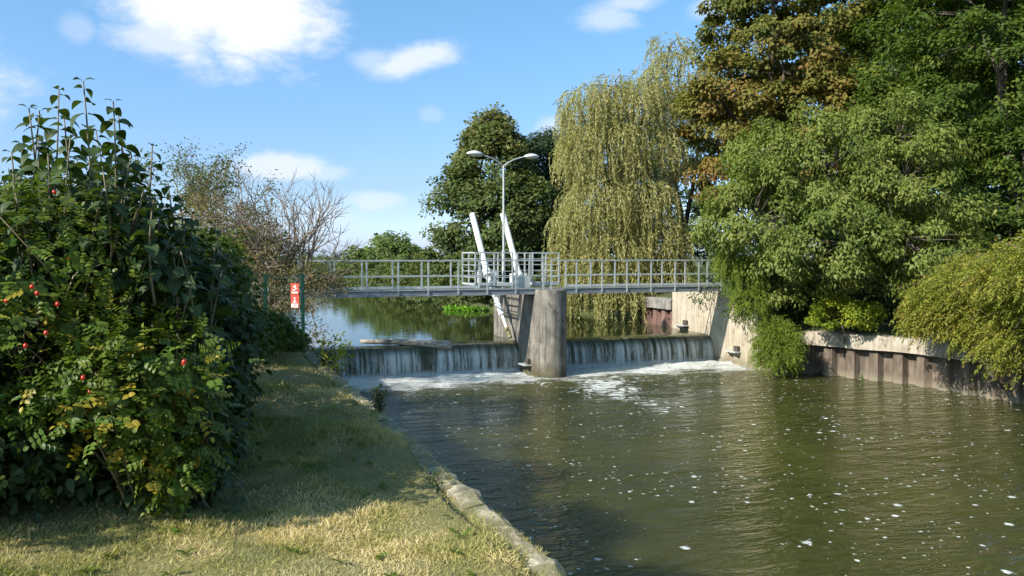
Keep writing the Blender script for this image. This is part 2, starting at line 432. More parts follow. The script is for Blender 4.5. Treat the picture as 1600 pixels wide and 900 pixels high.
# ------------------------------------------------------------------ mesh helpers
class MB:
    def __init__(s): s.v = []; s.f = []
    def box(s, x0, x1, y0, y1, z0, z1):
        o = len(s.v)
        s.v += [(x, y, z) for z in (z0, z1) for y in (y0, y1) for x in (x0, x1)]
        s.f += [tuple(o + i for i in q) for q in ((0, 2, 3, 1), (4, 5, 7, 6), (0, 1, 5, 4), (2, 6, 7, 3), (0, 4, 6, 2), (1, 3, 7, 5))]
        return s
    def bar(s, a, b, w, h, up=(0, 0, 1)):
        a, b = np.array(a, float), np.array(b, float)
        d = b - a; d /= np.linalg.norm(d)
        u = np.array(up, float)
        if abs(d @ u) > .95: u = np.array([1.0, 0, 0])
        x = np.cross(d, u); x /= np.linalg.norm(x); y = np.cross(x, d)
        o = len(s.v)
        for p in (a, b):
            for i, j in ((-1, -1), (1, -1), (1, 1), (-1, 1)):
                s.v.append(tuple(p + x * i * w / 2 + y * j * h / 2))
        s.f += [tuple(o + i for i in q) for q in ((0, 3, 2, 1), (4, 5, 6, 7), (0, 1, 5, 4), (1, 2, 6, 5), (2, 3, 7, 6), (3, 0, 4, 7))]
        return s
    def tube(s, pts, rad, n=8, cap=True):
        pts = [np.array(p, float) for p in pts]
        if not hasattr(rad, '__len__'): rad = [rad] * len(pts)
        o = len(s.v)
        for i, p in enumerate(pts):
            d = pts[min(i + 1, len(pts) - 1)] - pts[max(i - 1, 0)]
            d = d / (np.linalg.norm(d) + 1e-9)
            u = np.array([0, 0, 1.0]) if abs(d[2]) < .9 else np.array([0, 1.0, 0])
            x = np.cross(d, u); x /= np.linalg.norm(x); y = np.cross(x, d)
            for k in range(n):
                a = 2 * math.pi * k / n
                s.v.append(tuple(p + (x * math.cos(a) + y * math.sin(a)) * rad[i]))
        for i in range(len(pts) - 1):
            for k in range(n):
                a, b = o + i * n + k, o + i * n + (k + 1) % n
                s.f.append((a, b, b + n, a + n))
        if cap:
            s.f.append(tuple(o + k for k in range(n))[::-1])
            s.f.append(tuple(o + (len(pts) - 1) * n + k for k in range(n)))
        return s
    def prism(s, poly, z0, z1):
        o = len(s.v); n = len(poly)
        s.v += [(x, y, z0) for x, y in poly] + [(x, y, z1) for x, y in poly]
        s.f.append(tuple(range(o, o + n))[::-1]); s.f.append(tuple(range(o + n, o + 2 * n)))
        for i in range(n):
            j = (i + 1) % n
            s.f.append((o + i, o + j, o + n + j, o + n + i))
        return s
    def build(s, name, m, parent=None, smooth=False, bevel=0, loc=None):
        me = bpy.data.meshes.new(name)
        v = s.v
        me.from_pydata(v, [], s.f)
        me.materials.append(MATS[m])
        if smooth:
            me.polygons.foreach_set('use_smooth', [True] * len(me.polygons))
        me.update()
        o = bpy.data.objects.new(name, me)
        COL.objects.link(o)
        if bevel:
            b = o.modifiers.new('bevel', 'BEVEL'); b.width = bevel; b.segments = 2; b.limit_method = 'ANGLE'
        if parent is not None: put(o, parent)
        return o


def put(o, parent):
    """parts are built in world coordinates; keep them there under a parent that may stand elsewhere"""
    o.parent = parent
    o.matrix_parent_inverse = parent.matrix_basis.inverted() if parent.parent is None else (parent.parent.matrix_basis).inverted()
    # sub-parts: their parent part sits at identity in world
    if parent.parent is not None:
        o.matrix_parent_inverse.identity()
    return o


def tag(o, label=None, cat=None, group=None, kind=None):
    if label: o['label'] = label
    if cat: o['category'] = cat
    if group: o['group'] = group
    if kind: o['kind'] = kind
    return o


def thing(name, label, cat, loc, group=None):
    o = bpy.data.objects.new(name, None)
    o.empty_display_size = .3
    COL.objects.link(o)
    o.location = loc
    tag(o, label, cat, group)
    return o


def np_mesh(name, V, Q, m, parent=None, tint=None, smooth=False):
    """V (n,3) verts, Q (k,4) quads"""
    me = bpy.data.meshes.new(name)
    me.vertices.add(len(V)); me.vertices.foreach_set('co', np.ascontiguousarray(V, np.float32).ravel())
    k = Q.shape[1]
    me.loops.add(Q.size); me.loops.foreach_set('vertex_index', np.ascontiguousarray(Q, np.int32).ravel())
    me.polygons.add(len(Q)); me.polygons.foreach_set('loop_start', np.arange(0, Q.size, k, dtype=np.int32))
    if smooth: me.polygons.foreach_set('use_smooth', np.ones(len(Q), bool))
    if tint is not None:
        a = me.attributes.new('tint', 'FLOAT', 'POINT'); a.data.foreach_set('value', np.ascontiguousarray(tint, np.float32))
    me.update(calc_edges=True)
    me.materials.append(MATS[m])
    o = bpy.data.objects.new(name, me)
    COL.objects.link(o)
    if parent is not None: put(o, parent)
    return o


def norm(a): return a / (np.linalg.norm(a, axis=-1, keepdims=True) + 1e-9)


# leaf templates: (u along, v across, w normal), quads
T_DIAMOND = (np.array([(0, 0, 0), (.42, .5, .10), (1, 0, -.08), (.42, -.5, .10)], float), np.array([(0, 1, 2, 3)]))
T_LEAF = (np.array([(0, 0, 0), (.28, .42, .06), (.34, 0, -.02), (.28, -.42, .06), (.68, .36, .0), (.70, 0, -.08), (.68, -.36, .0), (1, 0, -.22)], float),
          np.array([(0, 1, 2, 2), (0, 2, 3, 3), (1, 4, 5, 2), (2, 5, 6, 3), (4, 7, 5, 5), (5, 7, 6, 6)]))


def leaf_big():
    us = [0, .06, .16, .30, .48, .66, .82, .93, 1.0]; ws = [.02, .18, .36, .47, .5, .42, .26, .10, .0]; dr = [0, .02, .04, .04, .01, -.07, -.18, -.28, -.36]
    v = []; q = []
    for u, wd, d in zip(us, ws, dr):
        v += [(u, wd, d + .10 * wd * 2), (u, 0, d), (u, -wd, d + .10 * wd * 2)]
    for i in range(8):
        for k in range(2):
            a = i * 3 + k
            q.append((a, a + 3, a + 4, a + 1))
    return np.array(v, float), np.array(q)


T_BIG = leaf_big()


def leafcloud(P, A, N, S, Wd, tmpl, name, m, parent, tint):
    V0, Q0 = tmpl
    if (Q0[:, 2] == Q0[:, 3]).any():   # triangles written as quads: split template into true triangles
        tri = []
        for q in Q0:
            if q[2] == q[3]: tri.append((q[0], q[1], q[2]))
            else: tri += [(q[0], q[1], q[2]), (q[0], q[2], q[3])]
        Q0 = np.array(tri)
    A = norm(A); Sd = norm(np.cross(N, A)); Nn = np.cross(A, Sd)
    n = len(P)
    V = P[:, None, :] + S[:, None, None] * (V0[None, :, 0:1] * A[:, None, :] + (V0[None, :, 1:2] * Wd) * Sd[:, None, :] + V0[None, :, 2:3] * Nn[:, None, :])
    V = V.reshape(-1, 3)
    Q = (Q0[None] + (np.arange(n) * len(V0))[:, None, None]).reshape(-1, Q0.shape[1])
    return np_mesh(name, V, Q, m, parent, np.repeat(tint, len(V0)))


def rng(seed): return np.random.default_rng(seed)


def clump_points(blobs, n, r, inner=.55):
    """points in the outer shells of overlapping ellipsoids"""
    B = np.array(blobs, float)
    wgt = (B[:, 3] * B[:, 4] + B[:, 3] * B[:, 5]) ; wgt /= wgt.sum()
    out = []
    while len(out) < n:
        i = r.choice(len(B), p=wgt)
        d = norm(r.normal(size=3)); k = r.uniform(inner ** 3, 1.0) ** (1 / 3)
        p = B[i, :3] + d * B[i, 3:6] * k
        q = (p - B[:, :3]) / B[:, 3:6]
        dist = np.sqrt((q ** 2).sum(1)); dist[i] = 9
        if dist.min() < .62: continue
        out.append((p[0], p[1], p[2], i))
    return np.array(out)


def crown(parent, blobs, nclump, per, cr, size, m, seed, width=.5, droop=.4, tmpl=T_DIAMOND, flat=.6, name='crown', inner=.5, tint_bias=0.0, zmin=None, tint_z=0.0):
    r = rng(seed)
    C = clump_points(blobs, nclump, r, inner)
    centre = np.array(blobs)[C[:, 3].astype(int), :3]
    ct = r.uniform(0, 1, nclump)
    rad = cr * r.uniform(.6, 1.35, nclump)
    idx = np.repeat(np.arange(nclump), per)
    n = len(idx)
    g = norm(r.normal(size=(n, 3))) * (r.uniform(.05, 1, n) ** .45)[:, None]
    P = C[idx, :3] + g * rad[idx, None] * np.array([1, 1, flat])
    out = norm(C[idx, :3] - centre[idx])
    P[:, 2] -= .15 * rad[idx] * (g[:, 0] ** 2 + g[:, 1] ** 2)       # tips of each spray hang
    Nn = norm(out * .5 + g * .6 + np.array([0, 0, .75]) + r.normal(size=(n, 3)) * .45)
    A = norm(np.cross(Nn, r.normal(size=(n, 3))) + out * .5 + g * .4 - np.array([0, 0, droop]))
    S = size * r.uniform(.6, 1.3, n)
    tint = np.clip(.55 * ct[idx] + .45 * r.uniform(0, 1, n) + tint_bias + tint_z * (P[:, 2] - C[:, 2].mean()), 0, 1)
    if zmin is not None:
        k = P[:, 2] > zmin
        P, A, Nn, S, tint = P[k], A[k], Nn[k], S[k], tint[k]
    o = leafcloud(P, A, Nn, S, width, tmpl, name, m, parent, tint)
    return C


def limb(mb, a, b, r0, r1, r, sag=.12, n=5, sides=6):
    a, b = np.array(a, float), np.array(b, float)
    L = np.linalg.norm(b - a)
    off = r.normal(size=3) * L * .07
    pts = []
    for i in range(n + 1):
        k = i / n
        p = a * (1 - k) + b * k + off * math.sin(math.pi * k) + np.array([0, 0, sag * L * math.sin(math.pi * k) * .6]) + r.normal(size=3) * L * .012 * (0 < i < n)
        pts.append(p)
    mb.tube(pts, [r0 + (r1 - r0) * (i / n) ** .8 for i in range(n + 1)], sides)
    return pts


def tree(name, label, cat, base, blobs, nclump, per, cr, size, leafm, seed, trunk_r=.25, fork=.35, group=None, twigs=60, bark='bark', **kw):
    t_ = thing(name, label, cat, base, group)
    r = rng(seed + 7)
    C = crown(t_, blobs, nclump, per, cr, size, leafm, seed, **kw)
    mb = MB()
    base = np.array(base, float)
    B = np.array(blobs)
    top = B[B[:, 2].argmax(), :3]
    f = base + (np.array([*(B[:, :2].mean(0)), B[:, 2].mean()]) - base) * fork
    limb(mb, base - np.array([0, 0, .3]), f, trunk_r * 1.15, trunk_r * .8, r, 0, 6, 10)
    nodes = []
    for b in B:
        p = limb(mb, f, b[:3] + r.normal(size=3) * .15 * b[3:6], trunk_r * .55, trunk_r * .14, r, .1, 6, 7)
        nodes += p[2:]
    nodes = np.array(nodes)
    for c in C[r.permutation(len(C))[:twigs], :3]:
        k = nodes[((nodes - c) ** 2).sum(1).argmin()]
        limb(mb, k, c, trunk_r * .14, .012, r, .08, 4, 5)
    mb.build('trunk' if cat == 'tree' else 'stems', bark, t_, smooth=True)
    return t_, C


# ------------------------------------------------------------------ layout of the river
ZW_LO, ZW_HI, ZG = 0.0, 1.08, 2.70
Y_CREST, Y_FOOT = 29.0, 28.62
PIER_X0, PIER_X1 = 10.70, 11.76
R_X = 19.4


def edge_x(y):
    return 1.72 if y < 4.5 else (1.72 - .23 * (y - 4.5) / 9.3 if y < 13.8 else 1.49)


RW = [(19.4, 25.6), (20.35, 24.2), (21.9, 20.8), (22.15, 16.0), (22.3, -60.0)]     # right basin wall
UP_R = [(19.45, 31.9), (19.45, 35.0), (20.2, 37.5), (18.6, 42.0), (15.2, 44.6), (12.6, 47.0), (12.3, 58.0), (11.5, 80.0), (6.0, 120.0), (4.0, 160.0)]


def poly_x(pl, y):
    ys = [p[1] for p in pl]; xs = [p[0] for p in pl]
    o = np.argsort(ys)
    return np.interp(y, np.array(ys)[o], np.array(xs)[o])


def ground_z(x, y):
    x = np.asarray(x, float); y = np.asarray(y, float)
    xe = np.where(y < 4.5, 1.72, np.where(y < 13.8, 1.72 - .23 * (y - 4.5) / 9.3, 1.49))
    bump_ = .03 * np.sin(x * 1.9 + .7 * y) + .025 * np.sin(y * 2.3 - x * .8) + .02 * np.sin(5 * x + 3 * y)
    left = ZG + .02 + bump_ + np.where(x < -8, (-8 - x) * .01, 0)
    kl = np.clip((xe - .10 - x) / .15, 0, 1)
    zl = -1.2 * (1 - kl) + left * kl
    # right bank
    xr = np.where(y < 25.6, poly_x(RW, y), np.where(y < 35, R_X, poly_x(UP_R, y)))
    d = x - xr
    walled = y < 35
    inland = np.where(y < 25.6, 1.60, np.where(y < 35, 2.5, 1.35)) + bump_ + np.clip(d - .6, 0, 12) * np.where(y < 25.6, .16, .10)
    kr = np.where(walled, np.clip((d - .18) / .25, 0, 1), np.clip((d + .6) / 1.2, 0, 1))
    zr = -1.2 * (1 - kr) + inland * kr
    z = np.maximum(zl, zr)
    end = np.clip((y - 158) / 6, 0, 1)
    z = np.maximum(z, -1.2 * (1 - end) + 1.7 * end)
    return z


def axis(parts):
    out = []
    for a, b, s in parts: out += list(np.arange(a, b, s))
    return np.array(out + [parts[-1][1]])


gx = axis([(-2500, -300, 400), (-300, -40, 20), (-40, -6, 2), (-6, 1.0, .12), (1.0, 2.2, .06), (2.2, 18, 1.2), (18, 24, .12), (24, 45, .8), (45, 300, 20), (300, 2500, 400)])
gy = axis([(-400, -60, 40), (-60, 0, 3), (0, 12, .14), (12, 50, .5), (50, 170, 3), (170, 400, 40), (400, 4000, 600)])
GX, GY = np.meshgrid(gx, gy)
GZ = ground_z(GX, GY)
V = np.stack([GX, GY, GZ], -1).reshape(-1, 3)
nx, ny = len(gx), len(gy)
I = (np.arange(ny - 1)[:, None] * nx + np.arange(nx - 1)[None]).reshape(-1)
Q = np.stack([I, I + 1, I + nx + 1, I + nx], 1)
o = np_mesh('ground', V, Q, 'soil', smooth=True)
tag(o, kind='structure')

# water below the weir: dense, really displaced near the falls
wx = axis([(.8, 22.9, .16)])
wy = axis([(-60, 0, 4), (0, 18, 1.0), (18, 28.9, .09)])
WX, WY = np.meshgrid(wx, wy)
WZ = np.zeros_like(WX)
for i in range(WX.shape[0]):
    yy = wy[i]
    if yy < 20: continue
    k = min(1, (yy - 20) / 8)
    for j in range(WX.shape[1]):
        xx = wx[j]
        a = mnoise.fractal(Vector((xx * .8, yy * 1.5, 1.3)), .9, 2.1, 4)
        WZ[i, j] = k * k * (.085 * a + .05 * math.exp(-((yy - 27.7) / .45) ** 2) * (1 + a))
V = np.stack([WX, WY, WZ], -1).reshape(-1, 3)
nx, ny = len(wx), len(wy)
I = (np.arange(ny - 1)[:, None] * nx + np.arange(nx - 1)[None]).reshape(-1)
tag(np_mesh('river_water', V, np.stack([I, I + 1, I + nx + 1, I + nx], 1), 'river_water', smooth=True), kind='structure')

# water above the weir
mb = MB()
mb.v = [(-2, 29.58, ZW_HI), (40, 29.58, ZW_HI), (40, 165, ZW_HI), (-2, 165, ZW_HI)]
mb.f = [(0, 1, 2, 3)]
tag(mb.build('pond_water', 'pond_water'), kind='structure')

# the two overflowing sheets
prof = [(29.6, 1.085), (29.4, 1.085), (29.2, 1.075), (29.05, 1.055), (28.92, 1.02), (28.82, .97), (28.74, .90), (28.68, .82), (28.63, .72), (28.59, .6), (28.56, .45), (28.54, .3), (28.525, .15), (28.515, .0), (28.51, -.15)]
for (xa, xb, nm, lab) in ((1.35, PIER_X0 + .02, 'left', 0), (PIER_X1 - .02, R_X + .02, 'right', 1)):
    xs = np.arange(xa, xb + .001, (xb - xa) / int((xb - xa) / .022))
    rv = []
    for x in xs:
        n1 = mnoise.fractal(Vector((x * 2.2, lab * 9, 0)), 1, 2, 3)
        n2 = mnoise.fractal(Vector((x * 11, 3, lab)), 1, 2, 2)
        for (y, z) in prof:
            k = max(0, 1.03 - z)
            rv.append((x, y - k * (.07 * n1 + .045 * n2) - .015 * n2 * (z < 1.05), z - .008 * n1 * (z > .95)))
    V = np.array(rv); np_ = len(prof); nxs = len(xs)
    I = (np.arange(nxs - 1)[:, None] * np_ + np.arange(np_ - 1)[None]).reshape(-1)
    tag(np_mesh('waterfall', V, np.stack([I, I + 1, I + np_ + 1, I + np_], 1), 'falling_water', smooth=True), kind='structure')
    # gate leaf behind the sheet
    g = MB()
    g.tube([(xa + .12, 29.12, .86), (xb - .12, 29.12, .86)], .115, 14)
    g.box(xa + .12, xb - .12, 29.0, 29.08, -.4, .82)
    ob = g.build('weir_gate', 'gate_steel')
    tag(ob, 'dark steel overflow gate under the falling water %s' % ('between the grassy bank and the pier' if not lab else 'between the pier and the pale abutment wall'), 'weir gate', 'weir gates')

# ------------------------------------------------------------------ walls
# left bank retaining wall with worn coping
lw = thing('retaining_wall', 'low bank wall topped with worn pale stone edging along the lawn', 'wall', (1.5, 6, 0))
ys = [-6.0] + list(np.arange(-4, 16, 1.0)) + [16.0, 70.0]
mb = MB()
out = [(edge_x(y) - .02, y) for y in ys]
inn = [(edge_x(y) - .30, y) for y in ys]
mb.prism(out + inn[::-1], -1.3, ZG - .10)
mb.build('wall_face', 'pier_concrete', lw)
mb = MB()
r = rng(5)
y = -3.0
while y < 34:
    L = r.uniform(.5, 1.3)
    wob = r.uniform(-.006, .004); zz = ZG - .01 + r.uniform(-.008, .006)
    x0, x1 = edge_x(y + L / 2) - .21 + r.uniform(-.01, .02), edge_x(y + L / 2) + .01 + wob
    # irregular block: a 4x3 grid of top points, chipped on the river side
    o0 = len(mb.v); nyb = 9
    for i in range(nyb):
        yy = y + .004 + (L - .008) * i / (nyb - 1)
        chip = .015 + .012 * math.sin(yy * 9) + .01 * math.sin(yy * 23) + (.04 * r.uniform() if r.uniform() < .15 else 0)
        hh = zz + .012 * math.sin(yy * 5) + r.uniform(-.01, .01)
        mb.v += [(x0, yy, zz - .16), (x0, yy, hh - .02), (x0 + .07, yy, hh + r.uniform(-.008, .008)), (x1 - .05 - chip, yy, hh + r.uniform(-.008, .006)), (x1 - chip, yy, hh - .025 - chip * .6), (x1 - chip * .5, yy, zz - .16)]
    for i in range(nyb - 1):
        for k in range(5):
            a = o0 + i * 6 + k
            mb.f.append((a, a + 1, a + 7, a + 6))
    mb.f.append(tuple(o0 + k for k in range(6))[::-1]); mb.f.append(tuple(o0 + (nyb - 1) * 6 + k for k in range(6)))
    y += L
mb.build('coping', 'coping_stone', lw, smooth=False)

# right abutment
ab = thing('abutment_wall', 'tall pale stained concrete wall at the far side of the weir', 'wall', (19.6, 29, 0))
mb = MB()
mb.prism([(R_X, 25.6), (R_X, 31.9), (20.4, 31.9), (20.4, 25.6)], -1.3, 2.93)
mb.build('wall_face', 'pale_concrete', ab, bevel=.03)
mb = MB(); mb.box(R_X - .05, R_X + .25, 23.9, 28.55, -1.2, .10)
mb.build('footing', 'pale_concrete', ab, bevel=.04)

# basin wall: sheet piles with a concrete cap


def sheet_wall(name, label, pts, ztop, zbot, capt, cap_m, pile_m, period, depth, capw=.16, inset=.5):
    th_ = thing(name, label, 'wall', (pts[0][0], pts[0][1], 0))
    P = [np.array(p, float) for p in pts]
    line = []; s_acc = 0
    seg = []
    for a, b in zip(P[:-1], P[1:]):
        L = np.linalg.norm(b - a); seg.append((a, (b - a) / L, s_acc, L)); s_acc += L
    def at(s):
        for a, d, s0, L in seg:
            if s <= s0 + L or (a is seg[-1][0]): return a + d * (s - s0), np.array([-d[1], d[0]])
    tot = min(s_acc, 34)
    mb = MB(); s = 0.0; prev = None; cyc = [(0, 0), (.36, 0), (.5, 1), (.86, 1)]
    while s < tot:
        for k, dd in cyc:
            ss = s + k * period
            if ss > tot: break
            p, nrm = at(ss)
            line.append(p + nrm * SIGN * dd * depth)
        s += period
    o0 = 0
    for p in line:
        mb.v += [(p[0], p[1], -1.3), (p[0], p[1], zbot)]
    for i in range(len(line) - 1):
        mb.f.append((2 * i, 2 * i + 2, 2 * i + 3, 2 * i + 1))
    mb.build('sheet_piles', pile_m, th_)
    mb = MB(); n = int(tot / .35); r = rng(3)
    for i in range(n + 1):
        p, nrm = at(min(tot, i * tot / n) + 1e-6)
        nn = nrm * SIGN
        q = [p - nn * (capw + r.uniform(-.015, .015)), p + nn * inset]
        z1 = ztop + r.uniform(-.03, .03)
        mb.v += [(*q[0], zbot - .02 + r.uniform(-.015, .015)), (*q[0], z1 - .03), (*(q[0] + nn * .05), z1), (*q[1], z1), (*q[1], zbot - .02)]
    for i in range(n):
        for k in range(5):
            a, b = i * 5 + k, i * 5 + (k + 1) % 5
            mb.f.append((a, b, b + 5, a + 5))
    mb.f.append((0, 1, 2, 3, 4)); e = n * 5; mb.f.append((e + 4, e + 3, e + 2, e + 1, e))
    mb.build('capping_beam', cap_m, th_)
    return th_


SIGN = 1
sheet_wall('sheet_pile_wall', 'brown corrugated steel piles under a broken pale concrete cap along the basin', RW[1:], 1.62, 1.12, .5, 'cap_concrete', 'sheet_pile', .82, .24)
mb = MB(); mb.prism([(19.4, 25.58), (20.4, 25.58), (20.9, 24.3), (20.35, 24.15), (19.9, 24.6)], -1.3, 1.35)
o = mb.build('corner_block', 'pier_concrete', bevel=.04)
tag(o, 'low dark concrete block at the basin corner behind the feathery bush', 'wall')
SIGN = -1
sheet_wall('sheet_pile_wall', 'short reddish steel piles under a grey concrete beam upstream of the pale wall', [(19.5, 31.93), (19.5, 35.0), (21.5, 36.4)], 2.42, 1.93, .5, 'grey_cap', 'sheet_pile_red', .8, .24)

# ------------------------------------------------------------------ pier
pr = thing('bridge_pier', 'weathered grey concrete pier with round nose in midstream', 'pier', (11.23, 28, 0))
cx, cyy, rr = 11.23, 26.73, .53
nose = [(cx + rr * math.cos(a), cyy + rr * math.sin(a)) for a in np.linspace(math.pi, 2 * math.pi, 25)]
mb = MB(); mb.prism(nose + [(PIER_X1, 27.08), (PIER_X0, 27.08)], -1.3, 3.17)
mb.build('nose', 'pier_concrete', pr, bevel=.02)
mb = MB(); mb.prism([(PIER_X0 - .012, 27.083), (PIER_X1 + .012, 27.083), (PIER_X1 + .012, 31.8), (PIER_X0 - .012, 31.8)], -1.3, 2.95)
mb.build('body', 'pier_concrete', pr, bevel=.02)
mb = MB(); mb.prism([(PIER_X0 - .07, 26.7), (PIER_X0 - .02, 26.6), (PIER_X0 - .02, 31.9), (PIER_X0 - .07, 31.9)], -1.2, .08)
mb.build('footing', 'pier_concrete', pr)


def bracket(x, y, z, label, s=1, grp='steel brackets on the concrete walls'):
    t_ = thing('wall_bracket', label, 'bracket', (x, y, z), grp)
    mb = MB(); mb.box(x - .30 * s, x, y - .35, y + .35, z, z + .045)
    mb.build('shelf_plate', 'galvanised', t_, bevel=.008)
    mb = MB(); mb.box(x - .14 * s, x - .02, y - .28, y - .02, z + .048, z + .26)
    mb.build('stop_block', 'dark_steel', t_, bevel=.01)
    for yy in (y - .2, y + .2):
        MB().bar((x - .26 * s, yy, z), (x - .005, yy, z - .22), .03, .05).build('strut', 'dark_steel', t_)


b1 = hit(826, 570, x=PIER_X0)
bracket(PIER_X0 - .012, b1[1], b1[2], 'small steel bracket low on the grey pier just above the foam')
b2 = hit(1150, 550, x=R_X); bracket(R_X, b2[1], b2[2], 'small steel bracket low on the pale wall, near the water below the falls')
b3 = hit(1070, 509, x=R_X); bracket(R_X, b3[1], b3[2], 'steel bracket on the pale wall level with the top of the falls')

# ------------------------------------------------------------------ footbridge
YN, YF, ZD, ZB, ZR = 27.12, 28.08, 3.18, 3.00, 4.23
fb = thing('footbridge', 'long galvanised steel footbridge with open railings across the weir', 'bridge', (10, 27.6, ZB))
XA, XB = .4, 20.6
mb = MB(); mb.box(XA, XB, YN + .07, YF - .07, ZD - .045, ZD - .012)
for x in np.arange(XA + .1, XB, .5): mb.box(x, x + .05, YN + .06, YF - .06, ZB + .02, ZD - .05)
mb.build('deck', 'galvanised', fb)
for yy, sgn in ((YN, 1), (YF, -1)):
    mb = MB()
    mb.box(XA, XB, min(yy, yy + .008 * sgn), max(yy, yy + .008 * sgn), ZB, ZD)              # web
    mb.box(XA, XB, min(yy - .03 * sgn, yy + .07 * sgn), max(yy - .03 * sgn, yy + .07 * sgn), ZD, ZD + .014)
    mb.box(XA, XB, min(yy - .03 * sgn, yy + .07 * sgn), max(yy - .03 * sgn, yy + .07 * sgn), ZB - .014, ZB)
    mb.build('side_beam', 'galvanised_beam', fb)
near_x = [1.31, 2.39, 3.47, 4.55, 5.64, 6.70, 7.79, 8.87, 9.96, 11.04, 11.36, 12.38, 13.44, 14.5, 15.55, 16.62, 17.7, 18.75, 19.8]
far_x = [1.31, 2.39, 3.47, 4.55, 5.64, 6.70, 7.79, 8.87, 12.38, 13.44, 14.5, 15.55, 16.62, 17.7, 18.75, 19.8]
for yy, xs_, sg in ((YN - .022, near_x, -1), (YF + .022, far_x, 1)):
    mb = MB()
    spans = [(.5, 11.04), (11.36, 20.4)] if sg < 0 else [(.5, 8.87), (12.38, 20.4)]
    for a, b in spans:
        mb.bar((a, yy, ZR), (b, yy, ZR), .045, .045)
        mb.bar((a, yy, ZD + .50), (b, yy, ZD + .50), .012, .035)
        if sg > 0: mb.box(a, b, yy - .004, yy + .004, ZD + .03, ZD + .12)
    rl = mb.build('railing', 'galvanised', fb)
    for x in xs_:
        MB().box(x - .028, x + .028, yy - .012, yy + .012, ZB + .02, ZR - .025).build('post', 'galvanised', rl)
# landing rail at the far end
mb = MB()
for z in (ZR - .02, ZR - .35, ZR - .7): mb.bar((19.85, YF + .05, z), (19.85, YF + 1.6, z), .03, .03)
rl = mb.build('end_railing', 'galvanised', fb)
for yy in (YF + .1, YF + .85, YF + 1.6): MB().box(19.83, 19.87, yy - .02, yy + .02, 2.93, ZR).build('post', 'galvanised', rl)

# ------------------------------------------------------------------ service platforms


def platform(label, x0, x1, y0, y1, zf, zt, open_side):
    t_ = thing('service_platform', label, 'platform', ((x0 + x1) / 2, (y0 + y1) / 2, zf), 'service platforms beside the footbridge')
    mb = MB()
    for x in np.arange(x0 + .2, x1 - .05, .45): mb.box(x, x + .010, y0, y1, zf - .04, zf)
    for y in np.arange(y0 + .3, y1 - .05, .6): mb.box(x0, x1, y, y + .02, zf - .045, zf - .005)
    for x in (x0, x1 - .006): mb.box(x, x + .006, y0, y1, zf - .04, zf + .04)
    mb.box(x0, x1, y0 - .006, y0, zf - .06, zf + .07); mb.box(x0, x1, y1, y1 + .006, zf - .04, zf + .02)
    mb.build('floor_grating', 'galvanised', t_)
    mb = MB()
    sides = {'l': ((x0, y0), (x0, y1)), 'f': ((x0, y0), (x1, y0)), 'r': ((x1, y0), (x1, y1)), 'b': ((x0, y1), (x1, y1))}
    for k, (a, b) in sides.items():
        if k in open_side: continue
        for z in np.linspace(zf + .26, zt, 5):
            wd = .045 if z > zt - .01 else .022
            mb.bar((*a, z), (*b, z), wd, wd)
    gr = mb.build('guard_rail', 'galvanised', t_)
    for (x, y) in {(x0, y0), (x0, y1), (x1, y0), (x1, y1), (x0, (y0 + y1) / 2), ((x0 + x1) / 2, y1), ((x0 + x1) / 2, y0)}:
        MB().box(x - .025, x + .025, y - .025, y + .025, zf - .05, zt + .02).build('post', 'galvanised', gr)
    for y in (y0 + .25, y1 - .25): MB().bar((x0, y, zf - .10), (x1, y, zf - .10), .04, .05).build('support', 'galvanised_beam', t_)

    return t_


platform('caged steel platform on the bank side of the double lamp post', 8.78, 10.25, 28.25, 29.95, 3.33, 4.52, 'r')
platform('caged steel platform on the far side of the double lamp post', 11.2, 12.3, 28.6, 30.3, 3.33, 4.52, 'l')
# low gate panel between the platforms
mb = MB(); mb.box(10.30, 10.95, 28.35, 28.375, 3.0, 3.62)
mb.bar((10.28, 28.36, 3.0), (10.28, 28.36, 4.3), .04, .04); mb.bar((10.97, 28.36, 3.0), (10.97, 28.36, 4.3), .04, .04); mb.bar((10.28, 28.36, 4.28), (10.97, 28.36, 4.28), .03, .03)
o = mb.build('access_panel', 'galvanised'); tag(o, 'flat grey steel kick panel between the two caged platforms', 'panel')

# ------------------------------------------------------------------ hydraulic rams


